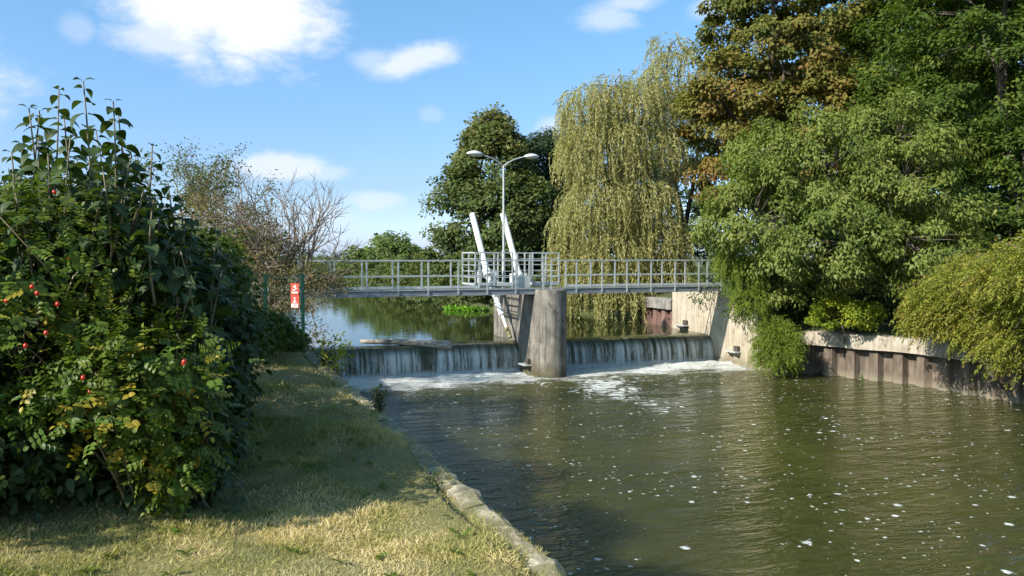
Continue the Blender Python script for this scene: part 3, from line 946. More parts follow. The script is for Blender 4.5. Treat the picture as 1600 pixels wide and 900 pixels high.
def ram(label, top, trun, foot, g):
    t_ = thing('hydraulic_ram', label, 'ram', foot, 'white hydraulic rams of the weir gates')
    top, trun, foot = map(lambda a: np.array(a, float), (top, trun, foot))
    d = norm(trun - top); top2 = top
    mb = MB(); mb.tube([top2, trun + (foot - trun) * .02], .125, 20)
    b = mb.build('barrel', 'white_paint', t_, smooth=False, bevel=.01)
    e2 = norm(foot - trun)
    knee = trun + (foot - trun) * .68
    MB().tube([trun + e2 * .05, knee], .115, 20).build('lower_tube', 'white_paint', t_, smooth=False, bevel=.01)
    MB().tube([knee, foot], .06, 12).build('piston_rod', 'white_paint', t_, smooth=False)
    mb = MB(); mb.tube([knee + (foot - knee) * .62, foot + e2 * .1], .085, 12)
    mb.build('foot_shoe', 'algae_paint', t_)
    # trunnion ring, bearings, hoses
    mb = MB(); mb.tube([trun - d * .16, trun + d * .16], .19, 20)
    mb.build('trunnion_ring', 'white_paint', t_, bevel=.01)
    for sx in (-1, 1):
        mb = MB(); mb.tube([trun + np.array([sx * .16, 0, 0]), trun + np.array([sx * .38, 0, 0])], .07, 12)
        mb.box(*sorted((trun[0] + sx * .28, trun[0] + sx * .36)), trun[1] - .14, trun[1] + .14, trun[2] - .55, trun[2] + .12)
        mb.build('bearing_block', 'white_paint', t_)
    for k in (0, 1):
        a = top2 + (trun - top2) * (.72 + .12 * k) + np.array([.13, 0, .05])
        pts = [a, a + np.array([.15, -.08, .02]), a + np.array([.22 + .1 * k, -.05, -.3]), trun + np.array([.32 + .15 * k, -.1, -.35]), trun + np.array([.5, -.1, -.6])]
        MB().tube(pts, .018, 6).build('hose', 'dark_steel', t_)
    MB().box(*sorted((trun[0] - .5, trun[0] + .5)), trun[1] - .16, trun[1] + .16, trun[2] - .68, trun[2] - .56).build('bearing_beam', 'galvanised_beam', t_)


T1 = hit(738, 335, y=33.0); K1 = hit(761, 427, y=30.6); F1 = hit(796, 524, y=28.95)
ram('white ram at the bank side of the lamp, reaching down to the overflow', T1, K1, F1, 0)
T2 = hit(786, 335, y=33.0); K2 = hit(811, 432, y=30.75)
ram('white ram rising close behind the lamp post, foot hidden by the pier', T2, K2, (12.1, 28.9, 1.2), 1)

# ------------------------------------------------------------------ double lamp
LX, LY = hit(787, 430, y=30.3)[0], 30.3
lp = thing('street_lamp', 'tall slim lamp post with two arms above the weir platforms', 'street lamp', (LX, LY, 2.95))
zj = hit(787, 258, y=30.3)[2]
mb = MB(); mb.tube([(LX, LY, 2.95), (LX, LY, 4.6), (LX, LY, 4.62), (LX, LY, zj)], [.075, .075, .05, .04], 12)
mb.build('pole', 'galvanised', lp, smooth=False)
MB().box(LX - .14, LX + .14, LY - .14, LY + .14, 2.95, 2.98).build('base_plate', 'galvanised', lp)
for s_ in (-1, 1):
    arm = [(LX + s_ * .0, LY, zj - .05), (LX + s_ * .12, LY, zj + .06), (LX + s_ * .45, LY, zj + .24), (LX + s_ * .85, LY, zj + .36), (LX + s_ * 1.0, LY, zj + .38)]
    MB().tube(arm, .026, 8).build('arm', 'galvanised', lp, smooth=True)
    # shell: half-egg hood
    mb = MB(); n, k = 14, 9
    for i in range(n + 1):
        u = i / n
        wd = .17 * math.sin(math.pi * min(1, u * .92 + .06)) ** .6
        for j in range(k + 1):
            a = math.pi * j / k
            mb.v.append((LX + s_ * (.88 + .66 * u), LY + wd * math.cos(a), zj + .355 + .03 * u + wd * .85 * math.sin(a)))
    for i in range(n):
        for j in range(k):
            a = i * (k + 1) + j
            mb.f.append((a, a + 1, a + k + 2, a + k + 1))
    hd = mb.build('lamp_head', 'lamp_shell', lp, smooth=True)
    hd.modifiers.new('thick', 'SOLIDIFY').thickness = .012
    mb = MB()
    for i in range(n + 1):
        u = .12 + .8 * i / n
        wd = .135 * math.sin(math.pi * min(1, u * .92 + .06)) ** .6
        for j in range(k + 1):
            a = math.pi * j / k
            mb.v.append((LX + s_ * (.88 + .66 * u), LY + wd * math.cos(a), zj + .35 + .03 * u - wd * .55 * math.sin(a)))
    for i in range(n):
        for j in range(k):
            a = i * (k + 1) + j
            mb.f.append((a, a + 1, a + k + 2, a + k + 1))
    mb.build('diffuser', 'lamp_glass', hd, smooth=True)

# ------------------------------------------------------------------ drift log on the crest
lg = thing('driftwood_log', 'pale bare drift log caught on the lip of the overflow', 'log', (6.3, 29.1, 1.1))
a, b = hit(563, 534, y=29.45), hit(706, 538, y=28.78)
r = rng(21)
pts = []; rad = []
for i in range(15):
    k = i / 14
    pts.append(a * (1 - k) + b * k + np.array([0, r.normal() * .015, .03 * math.sin(k * 5) + r.normal() * .008]))
    rad.append(.08 + .10 * k ** 1.2 + r.normal() * .005)
MB().tube(pts, rad, 12).build('log', 'log_wood', lg, smooth=True)
d = norm(np.array(pts[-1]) - np.array(pts[-2]))
MB().tube([pts[-1] - d * .01, pts[-1] + d * .012], [rad[-1] * .86, rad[-1] * .80], 12).build('sawn_end', 'log_end', lg)
for (i, dv) in ((5, (-.5, -.15, .10)), (10, (-.7, .25, .06))):
    mb = MB(); limb(mb, pts[i], pts[i] + np.array(dv), .04, .014, r); mb.build('branch_stub', 'log_wood', lg, smooth=True)

# ------------------------------------------------------------------ fence and sign
fc = thing('wire_fence', 'dark green wire mesh fence across the bank path end', 'fence', (.5, 16, ZG))
fp = [hit(481, 535, z=ZG)[:2], hit(416, 533, z=ZG)[:2]]
fp[0][0] = min(fp[0][0], 1.42)
d = fp[1] - fp[0]
fp += [fp[0] + d * 2.9, fp[0] + d * 4.8]
ztop = 4.04
for p in fp:
    MB().box(p[0] - .032, p[0] + .032, p[1] - .032, p[1] + .032, ZG - .3, ztop).build('post', 'green_paint', fc)
mb = MB()
for a, b in zip(fp[:-1], fp[1:]):
    for z in np.arange(ZG + .06, ztop, .2): mb.bar((*a, z), (*b, z), .006, .006)
    L = np.linalg.norm(b - a)
    for k in np.arange(0, 1, .055 / L): mb.bar((*(a + (b - a) * k), ZG + .04), (*(a + (b - a) * k), ztop - .02), .004, .004, (0, 1, 0))
mb.build('wire_mesh', 'green_paint', fc)
sg = thing('warning_sign', 'red and white warning sign wired to the green fence post', 'sign', (fp[0][0] - .15, fp[0][1] - .05, 3.4))
ux = norm(np.array([d[0], d[1], 0.0])); nrmv = np.array([-ux[1], ux[0], 0.0])
if nrmv[1] > 0: nrmv = -nrmv
o0 = np.array([fp[0][0], fp[0][1], 0]) + ux * .055 + nrmv * .045
zt_, zb_ = hit(470, 443, d=15.4)[2], hit(470, 481, d=15.4)[2]


def panel(u0, u1, z0, z1, dep, m, name, par):
    mb = MB(); o = len(mb.v)
    for dd in (0, .006):
        for u, z in ((u0, z0), (u1, z0), (u1, z1), (u0, z1)):
            p = o0 + ux * u + nrmv * (dep + dd); mb.v.append((p[0], p[1], z))
    mb.f = [(3, 2, 1, 0), (4, 5, 6, 7), (0, 1, 5, 4), (1, 2, 6, 5), (2, 3, 7, 6), (3, 0, 4, 7)]
    return mb.build(name, m, par)


H = zt_ - zb_; wS = .175
p1 = panel(0, wS, zb_ + H * .56, zt_, 0, 'sign_red', 'upper_plate', sg)
panel(.02, wS - .02, zb_ + H * .60, zb_ + H * .66, .007, 'sign_white', 'text_line', p1)
# swimmer-like diagonal pictogram marks
for (u0, u1, z0, z1) in ((.05, .12, .84, .88), (.035, .08, .78, .81), (.07, .14, .72, .76), (.06, .09, .89, .94)):
    panel(u0, u1, zb_ + H * z0, zb_ + H * z1, .007, 'sign_white', 'pictogram', p1)
p2 = panel(0, wS, zb_, zb_ + H * .53, 0, 'sign_red', 'lower_plate', sg)
panel(.012, wS - .012, zb_ + H * .02, zb_ + H * .17, .007, 'sign_white', 'text_panel', p2)
panel(.03, wS - .03, zb_ + H * .07, zb_ + H * .09, .014, 'sign_red', 'text_line', p2)
panel(.03, wS - .05, zb_ + H * .12, zb_ + H * .14, .014, 'sign_red', 'text_line', p2)
panel(.075, .10, zb_ + H * .24, zb_ + H * .44, .007, 'sign_white', 'pictogram', p2)
panel(.05, .125, zb_ + H * .22, zb_ + H * .26, .007, 'sign_white', 'pictogram', p2)


# ------------------------------------------------------------------ trees
def bl(px, py, d, rx, ry=None, rz=None):
    """crown lobe: centre given by where it stands from the viewpoint, radii in metres"""
    p = hit(px, py, d=d)
    return (p[0], p[1], p[2], rx, ry or rx, rz or rx)


def gbase(px, d):
    x, y = cw((px - 800) / F * d, d)
    return (x, y, float(ground_z(x, y)))


# spreading tree with long hanging leaves over the right bank
tree('cherry_tree', 'spreading light green tree with drooping leaves over the basin wall', 'tree', gbase(1330, 31.5),
     [bl(1290, 270, 30, 3.4, 3.0, 2.4), bl(1180, 330, 29.5, 2.2, 2.2, 2.2), bl(1410, 280, 29, 2.8, 2.6, 2.6), bl(1200, 240, 31, 2.0, 2.0, 1.4),
      bl(1300, 380, 28, 2.8, 2.4, 1.8), bl(1450, 370, 27, 2.0, 2.0, 1.9), bl(1215, 410, 29.5, 1.5, 1.6, 1.4), bl(1390, 210, 31, 2.6, 2.4, 1.5)],
     350, 220, .6, .17, 'leaf_cherry', 11, .24, .38, width=.42, droop=1.1, twigs=170, tmpl=T_DIAMOND, inner=.5, flat=.72)
# horse chestnut turning brown
tree('chestnut_tree', 'huge chestnut tree with browning autumn leaves', 'tree', gbase(1230, 43),
     [bl(1225, 60, 42, 4.4, 4.2, 4.2), bl(1150, 150, 41, 2.6, 2.6, 2.6), bl(1290, 190, 41, 3.6, 3, 3.0), bl(1210, -60, 43, 4.2, 4, 3.6), bl(1130, 210, 42, 2.0, 2, 2.4), bl(1120, 270, 42, 1.3, 1.3, 1.5)],
     400, 170, .75, .24, 'leaf_chestnut', 12, .45, .45, width=.6, droop=.8, twigs=60, tint_z=-.05, inner=.62)
# dark tall trees to the right
tree('beech_tree', 'tall dark green tree filling the upper corner beside the light green tree', 'tree', gbase(1590, 32),
     [bl(1560, 120, 31, 3.4, 3.2, 3.2), bl(1640, 260, 30, 3.2, 3.0, 3.0), bl(1530, 10, 32, 3.6, 3.4, 3), bl(1570, 330, 29, 1.9, 1.9, 2.0), bl(1690, 60, 31, 3.6, 3.4, 4), bl(1600, -110, 32, 4, 4, 3)],
     600, 160, .85, .17, 'leaf_beech', 13, .4, .4, width=.6, droop=.5, twigs=60, flat=.42, inner=.62)
tree('lime_tree', 'mid green tree between the brown chestnut and the dark corner tree', 'tree', gbase(1440, 40),
     [bl(1430, 90, 39, 3.4, 3.2, 3.4), bl(1450, -20, 40, 3.6, 3.4, 3.4), bl(1400, 190, 38, 2.6, 2.6, 2.6), bl(1500, 190, 38, 3, 3, 3)],
     330, 150, .9, .19, 'leaf_beech', 14, .4, .45, width=.65, droop=.5, twigs=50, tint_bias=.12, flat=.5, inner=.62)
# rounded tree and dark conifer-like tree in mid distance
tree('maple_tree', 'broad tree with yellowing top on the far bank behind the rams', 'tree', gbase(765, 54),
     [bl(768, 265, 52, 2.6, 2.6, 2.8), bl(775, 200, 53, .9, 1, 1.3), bl(742, 232, 52, 1.2, 1.3, 1.3), bl(725, 330, 51, 2.4, 2.4, 3.0), bl(800, 340, 50, 3.0, 2.8, 3.0), bl(770, 215, 53, 1.6, 1.6, 1.5), bl(705, 390, 51, 1.4, 1.5, 1.8), bl(760, 410, 50, 2.6, 2.2, 1.8)],
     380, 110, .8, .24, 'leaf_maple', 15, .3, .35, width=.7, droop=.4, twigs=40, tint_z=.07, inner=.6)
tree('alder_tree', 'dark bluish green tree squeezed between the yellowing tree and the willow', 'tree', gbase(862, 58),
     [bl(850, 250, 57, 2.0, 2, 1.7), bl(885, 265, 57, 1.8, 2, 2.2), bl(832, 270, 57, 1.6, 2, 1.6), bl(865, 320, 56, 2.8, 2.6, 2.6), bl(835, 350, 56, 2.2, 2.2, 2.2), bl(878, 222, 58, 1.2, 1.3, 1.3), bl(845, 225, 58, .8, .9, 1.0), bl(860, 400, 55, 2.6, 2.4, 2.2)],
     380, 110, .75, .22, 'leaf_dark', 16, .3, .35, width=.6, droop=.4, twigs=30, inner=.6)
tree('far_tree', 'round sunlit tree far upstream above the railing', 'tree', gbase(612, 92),
     [bl(612, 402, 90, 3.2, 3, 2.7), bl(572, 418, 90, 2.8, 2.2, 2.6), bl(640, 410, 89, 2.3, 2, 2.4), bl(610, 440, 88, 4, 3, 2.2)],
     280, 80, .9, .34, 'leaf_far', 17, .3, .3, width=.8, twigs=10)
tree('far_tree', 'darker low tree far upstream beside the round sunlit tree', 'tree', gbase(668, 72),
     [bl(668, 430, 71, 1.8, 2, 1.7), bl(640, 445, 71, 1.5, 1.6, 1.2), bl(690, 440, 70, 1.6, 1.6, 1.4)],
     90, 70, .7, .28, 'leaf_maple', 18, .2, .3, width=.8, twigs=10)
# trees far away behind the left shrubs
for i, (px, py, dd, rr_, lab) in enumerate(((505, 452, 120, 4, 'pale far tree glimpsed through the bare twigs'), (30, 330, 60, 3.2, 'distant dark tree just showing behind the tall leafy shoots'),
                                            (395, 400, 80, 4, 'far tree hidden low behind the brown hedge'))):
    tree('far_tree', lab, 'tree', gbase(px, dd), [bl(px, py, dd, rr_, rr_, rr_ * .8), bl(px - 20, py + 25, dd, rr_ * .9, rr_, rr_ * .7)], 90, 70, 1.3, .42, ('leaf_far', 'leaf_dark', 'leaf_maple')[i], 30 + i, .3, .4, width=.8, twigs=5)

# weeping willow


def willow(label, base, blobs, nstr, seed, leafm, lmin, lmax, size, zfloor, trunk_r):
    t_ = thing('willow_tree', label, 'tree', base)
    r = rng(seed)
    B = np.array(blobs)
    C = clump_points(blobs, nstr, r, .6)
    P = []; A = []; tint = []
    
    for c in C:
        b = B[int(c[3])]
        p = c[:3].copy(); out = norm((p - b[:3]) * np.array([1, 1, .3])); out[2] = .3
        L = r.uniform(lmin, lmax); n = int(L / .055); st = L / n
        dirv = norm(out * .8 + np.array([0, 0, .35]) + r.normal(size=3) * .25)
        tt = r.uniform(0, .7)
        sway = r.normal(size=3) * .05; sway[2] = 0
        for i in range(n):
            dirv = norm(dirv + np.array([0, 0, -.22]) + sway * .3 + r.normal(size=3) * .018)
            p = p + dirv * st
            if p[2] < zfloor: break
            P.append(p.copy()); A.append(norm(dirv + r.normal(size=3) * .42)); tint.append(tt + r.uniform(0, .3))
    P, A, tint = np.array(P), np.array(A), np.array(tint)
    N = norm(r.normal(size=P.shape) + np.array([0, 0, .6]))
    leafcloud(P, A, N, size * r.uniform(.7, 1.3, len(P)), .26, T_DIAMOND, 'crown', leafm, t_, tint)
    mb = MB(); f = np.array(base) + np.array([0, 0, 2.6])
    limb(mb, np.array(base) - np.array([0, 0, .3]), f, trunk_r * 1.2, trunk_r, r, 0, 5, 10)
    nodes = []
    for b in B: nodes += limb(mb, f, b[:3], trunk_r * .6, trunk_r * .15, r, .1, 6, 7)[2:]
    nodes = np.array(nodes)
    for c in C[r.permutation(len(C))[:int(len(C) * .02)], :3]:
        limb(mb, nodes[((nodes - c) ** 2).sum(1).argmin()], c, .045, .012, r, .1, 4, 5)
    mb.build('trunk', 'bark', t_, smooth=True)


willow('pale yellow green weeping willow hanging down to the water', gbase(1000, 43.5),
       [bl(903, 160, 42, .7, .8, .8), bl(955, 135, 43, .9, .9, .7), bl(1012, 128, 44, .9, .9, .8), bl(925, 175, 42.5, 1.5, 1.6, 1.5), bl(985, 170, 43, 1.6, 1.6, 1.4), bl(950, 235, 42, 2.0, 2, 1.6), bl(905, 235, 41.5, 1.0, 1.2, 1.2), bl(1015, 235, 43, 1.6, 1.6, 1.5), bl(935, 320, 41, 1.9, 1.8, 1.3), bl(1000, 310, 41.5, 1.8, 1.6, 1.2),
        bl(900, 350, 40.8, 1.1, 1.2, .9), bl(955, 390, 40.4, 1.9, 1.5, 1.0), bl(1030, 370, 41, 1.5, 1.4, 1.0), bl(890, 400, 41, .9, 1.2, .9), bl(1050, 430, 41, 1.2, 1.2, .9), bl(985, 435, 40, 1.4, 1.2, .8), bl(965, 455, 39.6, .8, .7, .5), bl(925, 440, 41, 1.2, 1, .7)],
       4300, 40, 'leaf_willow', .7, 2.3, .18, 1.12, .38)
willow('wispy taller willow rising behind the weeping one and beside the brown chestnut', gbase(1064, 48),
       [bl(1060, 120, 47.5, 1.9, 1.9, 1.6), bl(1035, 170, 47, 1.6, 1.6, 1.4), bl(1045, 75, 48, 1.2, 1.0, .8), bl(1085, 170, 47.5, 1.3, 1.4, 1.4), bl(1060, 240, 47, 1.4, 1.4, 1.2)],
       1300, 41, 'leaf_willow', .4, 1.1, .19, 5, .3)

# ------------------------------------------------------------------ right bank shrubs


def arching(name, label, roots, nst, lmin, lmax, size, leafm, seed, width=.4, step=.045, up=.5, fall=.09, spread=1.0, prefer=None, stem=True, jit=.5, tmpl=T_DIAMOND, loc=None, zfloor=.03):
    t_ = thing(name, label, 'shrub', loc or tuple(roots[0][:3]))
    r = rng(seed)
    P = []; A = []; tint = []; mb = MB()
    R = np.array(roots)
    for k in range(nst):
        b = R[r.integers(len(R))]
        d0 = norm(r.normal(size=3)); p = b[:3] + d0 * b[3:6] * r.uniform(.5, 1)
        d = norm((p - b[:3]) * np.array([spread, spread, .5]) + np.array([0, 0, up * b[3]]))
        if prefer is not None: d = norm(d + np.array(prefer) * r.uniform(.2, 1))
        L = r.uniform(lmin, lmax); tt = r.uniform(0, .65); n = int(L / step)
        sp_ = [p.copy()]
        for i in range(n):
            d = norm(d + np.array([0, 0, -fall * (1 + i / n)]) + r.normal(size=3) * .05)
            p = p + d * step
            if p[2] < zfloor: break
            for _ in range(2):
                P.append(p + r.normal(size=3) * step * .3); A.append(norm(d * .8 + r.normal(size=3) * jit)); tint.append(min(1, tt + r.uniform(0, .38)))
            if i % 6 == 5: sp_.append(p.copy())
        if stem and k % 4 == 0 and len(sp_) > 2: mb.tube(sp_, [.008] * len(sp_), 3, cap=False)
    P, A, tint = np.array(P), np.array(A), np.array(tint)
    N = norm(r.normal(size=P.shape) * .7 + np.array([0, 0, 1]) - .3 * LD)
    leafcloud(P, A, N, size * r.uniform(.6, 1.3, len(P)), width, tmpl, 'foliage', leafm, t_, tint)
    foot = np.array([R[:, 0].mean(), R[:, 1].mean(), (R[:, 2] - R[:, 5]).min() - .3])
    for b in R: limb(mb, foot, b[:3], .06, .02, r, 0, 3, 5)
    mb.build('stems', 'bark', t_)
    return t_


arching('arching_shrub', 'big mound of arching yellow green shoots spilling over the basin wall',
        [bl(1570, 440, 22.5, 1.4, 1.6, .8), bl(1500, 470, 24.5, 1.2, 1.4, .75), bl(1640, 430, 20, 1.6, 1.8, .8), bl(1560, 500, 23, 1.3, 1.4, 1.0), bl(1480, 500, 24.3, .9, .9, .6), bl(1625, 530, 21, 1.2, 1.4, 1.0)],
        3600, .35, 1.05, .085, 'leaf_arching', 51, .42, .05, up=.35, fall=.06, prefer=(-.9, -.25, .05))
arching('feathery_shrub', 'soft feathery green bush growing from the wall foot by the water', [bl(1212, 560, 28.6, .5, .5, .5), bl(1205, 525, 28.9, .4, .4, .5), bl(1225, 540, 28.6, .35, .4, .5)],
        1500, .25, .7, .085, 'leaf_feathery', 52, .22, .03, up=.35, fall=.05, stem=False, jit=.6)
arching('feathery_shrub', 'soft feathery green bush leaning over the far end of the railing', [bl(1165, 430, 29.6, .45, .6, .5), bl(1145, 405, 29.6, .4, .3, .5), bl(1172, 470, 29.3, .4, .4, .4)],
        1100, .25, .75, .085, 'leaf_feathery', 53, .22, .03, up=.3, fall=.07, stem=False, jit=.6)
tree('small_shrub', 'small yellow green leafy bush sitting on the concrete cap', 'shrub', (*hit(1320, 515, d=28.2)[:2], 1.6),
     [bl(1300, 480, 28.2, .75, .6, .5), bl(1345, 492, 27.8, .75, .6, .45), bl(1285, 500, 28.2, .5, .5, .35)], 90, 60, .26, .10, 'leaf_yellowgreen', 54, .05, .5, width=.6, twigs=30, tmpl=T_DIAMOND)
# shaded undergrowth behind the cherry tree and along the right bank
r = rng(77)
bb = []
for px, py, d_ in ((1200, 455, 31), (1260, 440, 32), (1330, 440, 31), (1400, 440, 30), (1460, 430, 29), (1530, 400, 29), (1600, 380, 28), (1680, 400, 27), (1150, 430, 34), (1250, 400, 35), (1350, 400, 35), (1450, 380, 34), (1560, 350, 35)):
    bb.append(bl(px, py, d_, 1.7, 1.5, 1.4))
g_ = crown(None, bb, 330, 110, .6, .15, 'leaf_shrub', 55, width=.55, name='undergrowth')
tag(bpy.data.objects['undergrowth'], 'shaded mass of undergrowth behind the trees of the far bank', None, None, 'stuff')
# dark wood closing the view behind
bb = []
for px, py, d_ in ((1000, 300, 75), (1100, 200, 72), (1200, 180, 70), (1300, 150, 66), (1420, 200, 62), (1530, 150, 58), (1650, 200, 56), (1780, 150, 52), (900, 380, 75), (1000, 420, 60), (1100, 400, 58), (820, 420, 70), (1250, 330, 56), (1400, 330, 54), (1550, 330, 50), (1480, 60, 50), (1580, 40, 46), (1600, 200, 44), (1520, 260, 46), (1450, 180, 48), (1350, 60, 56), (1640, 330, 42), (1380, 260, 47)):
    bb.append(bl(px, py, d_, 4.2, 4.0, 4.2))
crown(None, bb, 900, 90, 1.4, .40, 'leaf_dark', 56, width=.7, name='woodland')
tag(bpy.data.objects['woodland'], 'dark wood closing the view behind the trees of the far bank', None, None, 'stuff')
# hanging ferny shrubs at the far bank foot + marsh plants
bb = [bl(700, 458, 51, 1.3, 1, .8), bl(740, 455, 51.5, 1.4, 1, .9), bl(800, 455, 50.5, 1.6, 1, .9), bl(860, 450, 47, 1.6, 1, 1.1), bl(900, 455, 46, 1.3, 1, .9), bl(1010, 455, 43, 1.3, 1, 1), bl(655, 458, 56, 1.4, 1, .9), bl(620, 460, 62, 1.6, 1, .8), bl(1060, 445, 42, 1.5, 1, 1.4), bl(900, 460, 48, 1.0, .8, .8), bl(940, 458, 47.5, 1.0, .8, .8), bl(980, 458, 46.5, 1.0, .8, .8), bl(1020, 462, 42.5, 1.0, .8, .7), bl(915, 440, 47, 1.8, 1.4, 1.2), bl(990, 440, 46, 1.8, 1.4, 1.2)]
crown(None, bb + [bl(px, 459 + 4 * math.sin(px), 50.5 - (px - 700) * .02, 1.2, .9, .85) for px in range(640, 1040, 22)], 520, 80, .38, .15, 'leaf_maple', 59, width=.5, name='bank_undergrowth', droop=.8, zmin=1.1)
tag(bpy.data.objects['bank_undergrowth'], 'ferny bushes hanging to the water behind the pier and the willow', None, None, 'stuff')
bb = []
for yv in np.arange(50, 128, 3.2):
    bb.append((float(poly_x(UP_R, yv)) + 1.5, yv, 2.2 + .5 * math.sin(yv), 2.0, 2.0, 1.5 + .4 * math.sin(yv * 1.7)))
    bb.append((float(poly_x(UP_R, yv)) + 5, yv, 3.0 + .5 * math.sin(yv), 2.6, 2.4, 2.2 + .4 * math.sin(yv * 2.7)))
for xv in np.arange(-14, 8, 3.5): bb.append((xv, 160, 3, 3, 3, 3.5))
crown(None, bb, 900, 80, .5, .2, 'leaf_maple', 57, width=.6, name='bank_undergrowth', droop=.8, zmin=1.1)
tag(bpy.data.objects['bank_undergrowth.001'], 'low leafy growth along the waterline of the far bank', None, None, 'stuff')
r = rng(58)
P = []
for (xa, xb, pya, pyb, n) in ((695, 775, 476, 486, 1500), (885, 1005, 478, 490, 2600)):
    for _ in range(n):
        px = r.uniform(xa, xb); u = (px - xa) / (xb - xa)
        py = pya + (pyb - pya) * (r.uniform(0, 1) * (1 - .4 * abs(u - .5)))
        p = hit(px, py, z=1.12); p[2] = 1.09 + r.uniform(0, .16); P.append(p)
P = np.array(P)
o = leafcloud(P, norm(r.normal(size=P.shape) + [0, 0, .5]), norm(r.normal(size=P.shape) * .6 + [0, 0, 1]), r.uniform(.12, .28, len(P)), .8, T_DIAMOND, 'marsh_plants', 'leaf_marsh', None, r.uniform(0, 1, len(P)))
tag(o, 'bright green floating plants along the far water edge', None, None, 'stuff')

# ------------------------------------------------------------------ left bank: shrubs


def shoots(t_, tops, r, leafm, size, name='shoot_leaves', base_z=3.9, spacing=.10, nmax=16, stems=None):
    P = []; A = []; N = []; S = []; tint = []
    mb = stems or MB()
    for (top, base) in tops:
        top = np.array(top, float); base = np.array(base, float)
        L = np.linalg.norm(top - base); d = (top - base) / L
        bend = r.normal(size=3) * .04; bend[2] = 0
        pts = [base + (top - base) * k + bend * math.sin(math.pi * k) for k in np.linspace(0, 1, 8)]
        mb.tube(pts, list(np.linspace(.011, .0045, 8)), 6)
        s = 0.0; ang = r.uniform(0, 3.14); i = 0
        while s < L - .05 and i < nmax:
            k = 1 - s / L
            p = base + (top - base) * k + bend * math.sin(math.pi * k)
            sz = size * min(1.0, .45 + .2 * i) * r.uniform(.8, 1.15)
            for q in (0, 1):
                a_ = ang + q * math.pi + r.normal() * .2
                side = np.array([math.cos(a_), math.sin(a_), 0])
                dz = .45 if i == 0 else r.uniform(-.75, .15)
                ax = norm(side + np.array([0, 0, dz]))
                nn = norm(np.array([0, 0, 1.0]) - side * dz + r.normal(size=3) * .3)
                P.append(p + side * .012); A.append(ax); N.append(nn); S.append(sz); tint.append(r.uniform(.0, .8) if r.uniform() > .06 else 1)
            ang += 1.57 + r.normal() * .15; s += spacing * r.uniform(.6, 1.15) * (0.55 if i == 0 else 1); i += 1
    if stems is None: mb.build('stems', 'stem_green', t_, smooth=True)
    return leafcloud(np.array(P), np.array(A), np.array(N), np.array(S), .72, T_BIG, name, leafm, t_, np.array(tint))


r = rng(91)
vb = thing('tall_shrub', 'dark large-leaved shrub with tall upright shoots against the sky', 'shrub', (*cw(-3.4, 6.4), ZG))
tops = []
for px, py, d_ in ((130, 126, 5.4), (92, 140, 5.9), (45, 168, 5.6), (62, 172, 5.7), (177, 158, 5.5), (185, 180, 5.9), (18, 238, 5.2), (238, 228, 5.9), (150, 205, 6.2), (110, 215, 5.2), (212, 275, 5.6), (262, 285, 6.2), (300, 335, 6.2),
                   (335, 350, 6.6), (75, 240, 5.3), (20, 285, 5.0), (360, 400, 6.5), (282, 310, 5.8), (160, 260, 5.1), (100, 185, 5.6), (145, 235, 5.7), (205, 245, 5.5), (60, 215, 5.5), (120, 250, 5.9), (35, 225, 6.0), (190, 225, 6.1), (170, 290, 5.4), (225, 300, 5.5), (250, 340, 5.6), (-30, 200, 5.6), (-70, 180, 5.8), (-120, 190, 5.9)):
    tp = hit(px, py, d=d_)
    bs = tp.copy(); bs[2] = ZG + 1.0; bs[:2] += r.normal(size=2) * .12 + np.array([-.06, .1])
    tops.append((tp, bs))
# many more inner shoots fill the body
for _ in range(420):
    px = r.uniform(-60, 350); d_ = r.uniform(5.2, 7.4)
    ptop = np.interp(px, [-60, 0, 100, 200, 300, 400], [300, 300, 255, 280, 350, 430]) + 400 * r.uniform(0, 1) ** 1.2
    tp = hit(px, ptop, d=d_)
    lean = np.array([*(RIGHT[:2] * r.uniform(-.1, .35)), 0])
    L = r.uniform(.5, 1.0)
    bs = tp - np.array([0, 0, L]) - lean
    if bs[2] < ZG: bs[2] = ZG
    if tp[2] - bs[2] < .25: continue
    tops.append((tp, bs))
shoots(vb, tops, r, 'leaf_viburnum', .128, 'foliage')
crown(vb, [bl(60, 520, 6.4, 1.1, .8, 1.0), bl(200, 500, 6.6, .9, .7, 1.0), bl(285, 540, 6.8, .6, .7, .9), bl(310, 600, 6.9, .4, .5, .6), bl(130, 340, 6.2, .45, .5, .6), bl(150, 640, 5.9, 1.0, .6, .8), bl(-60, 560, 6.0, .9, .8, 1.2), bl(250, 660, 5.9, .6, .5, .7), bl(60, 680, 5.6, .9, .5, .5), bl(-120, 640, 5.0, .7, .6, .8), bl(290, 700, 6.0, .4, .4, .45), bl(40, 720, 5.2, .8, .4, .35), bl(170, 730, 5.2, .6, .35, .32), bl(270, 745, 5.3, .3, .3, .25), bl(-40, 700, 4.9, .6, .5, .4)],
      620, 55, .24, .085, 'leaf_viburnum', 92, width=.6, name='inner_foliage', tmpl=T_LEAF, inner=.2)
mb = MB()
for _ in range(14):
    X_, Z_ = r.uniform(-4.6, -2.8), r.uniform(6.3, 7.4)
    a = np.array([*cw(X_, Z_), ZG - .05]); limb(mb, a, a + np.array([r.normal() * .4, r.normal() * .4, r.uniform(1.2, 1.9)]), .022, .01, r, 0, 5, 6)
mb.build('stems', 'bark', vb, smooth=True)

# pinnate rose foliage


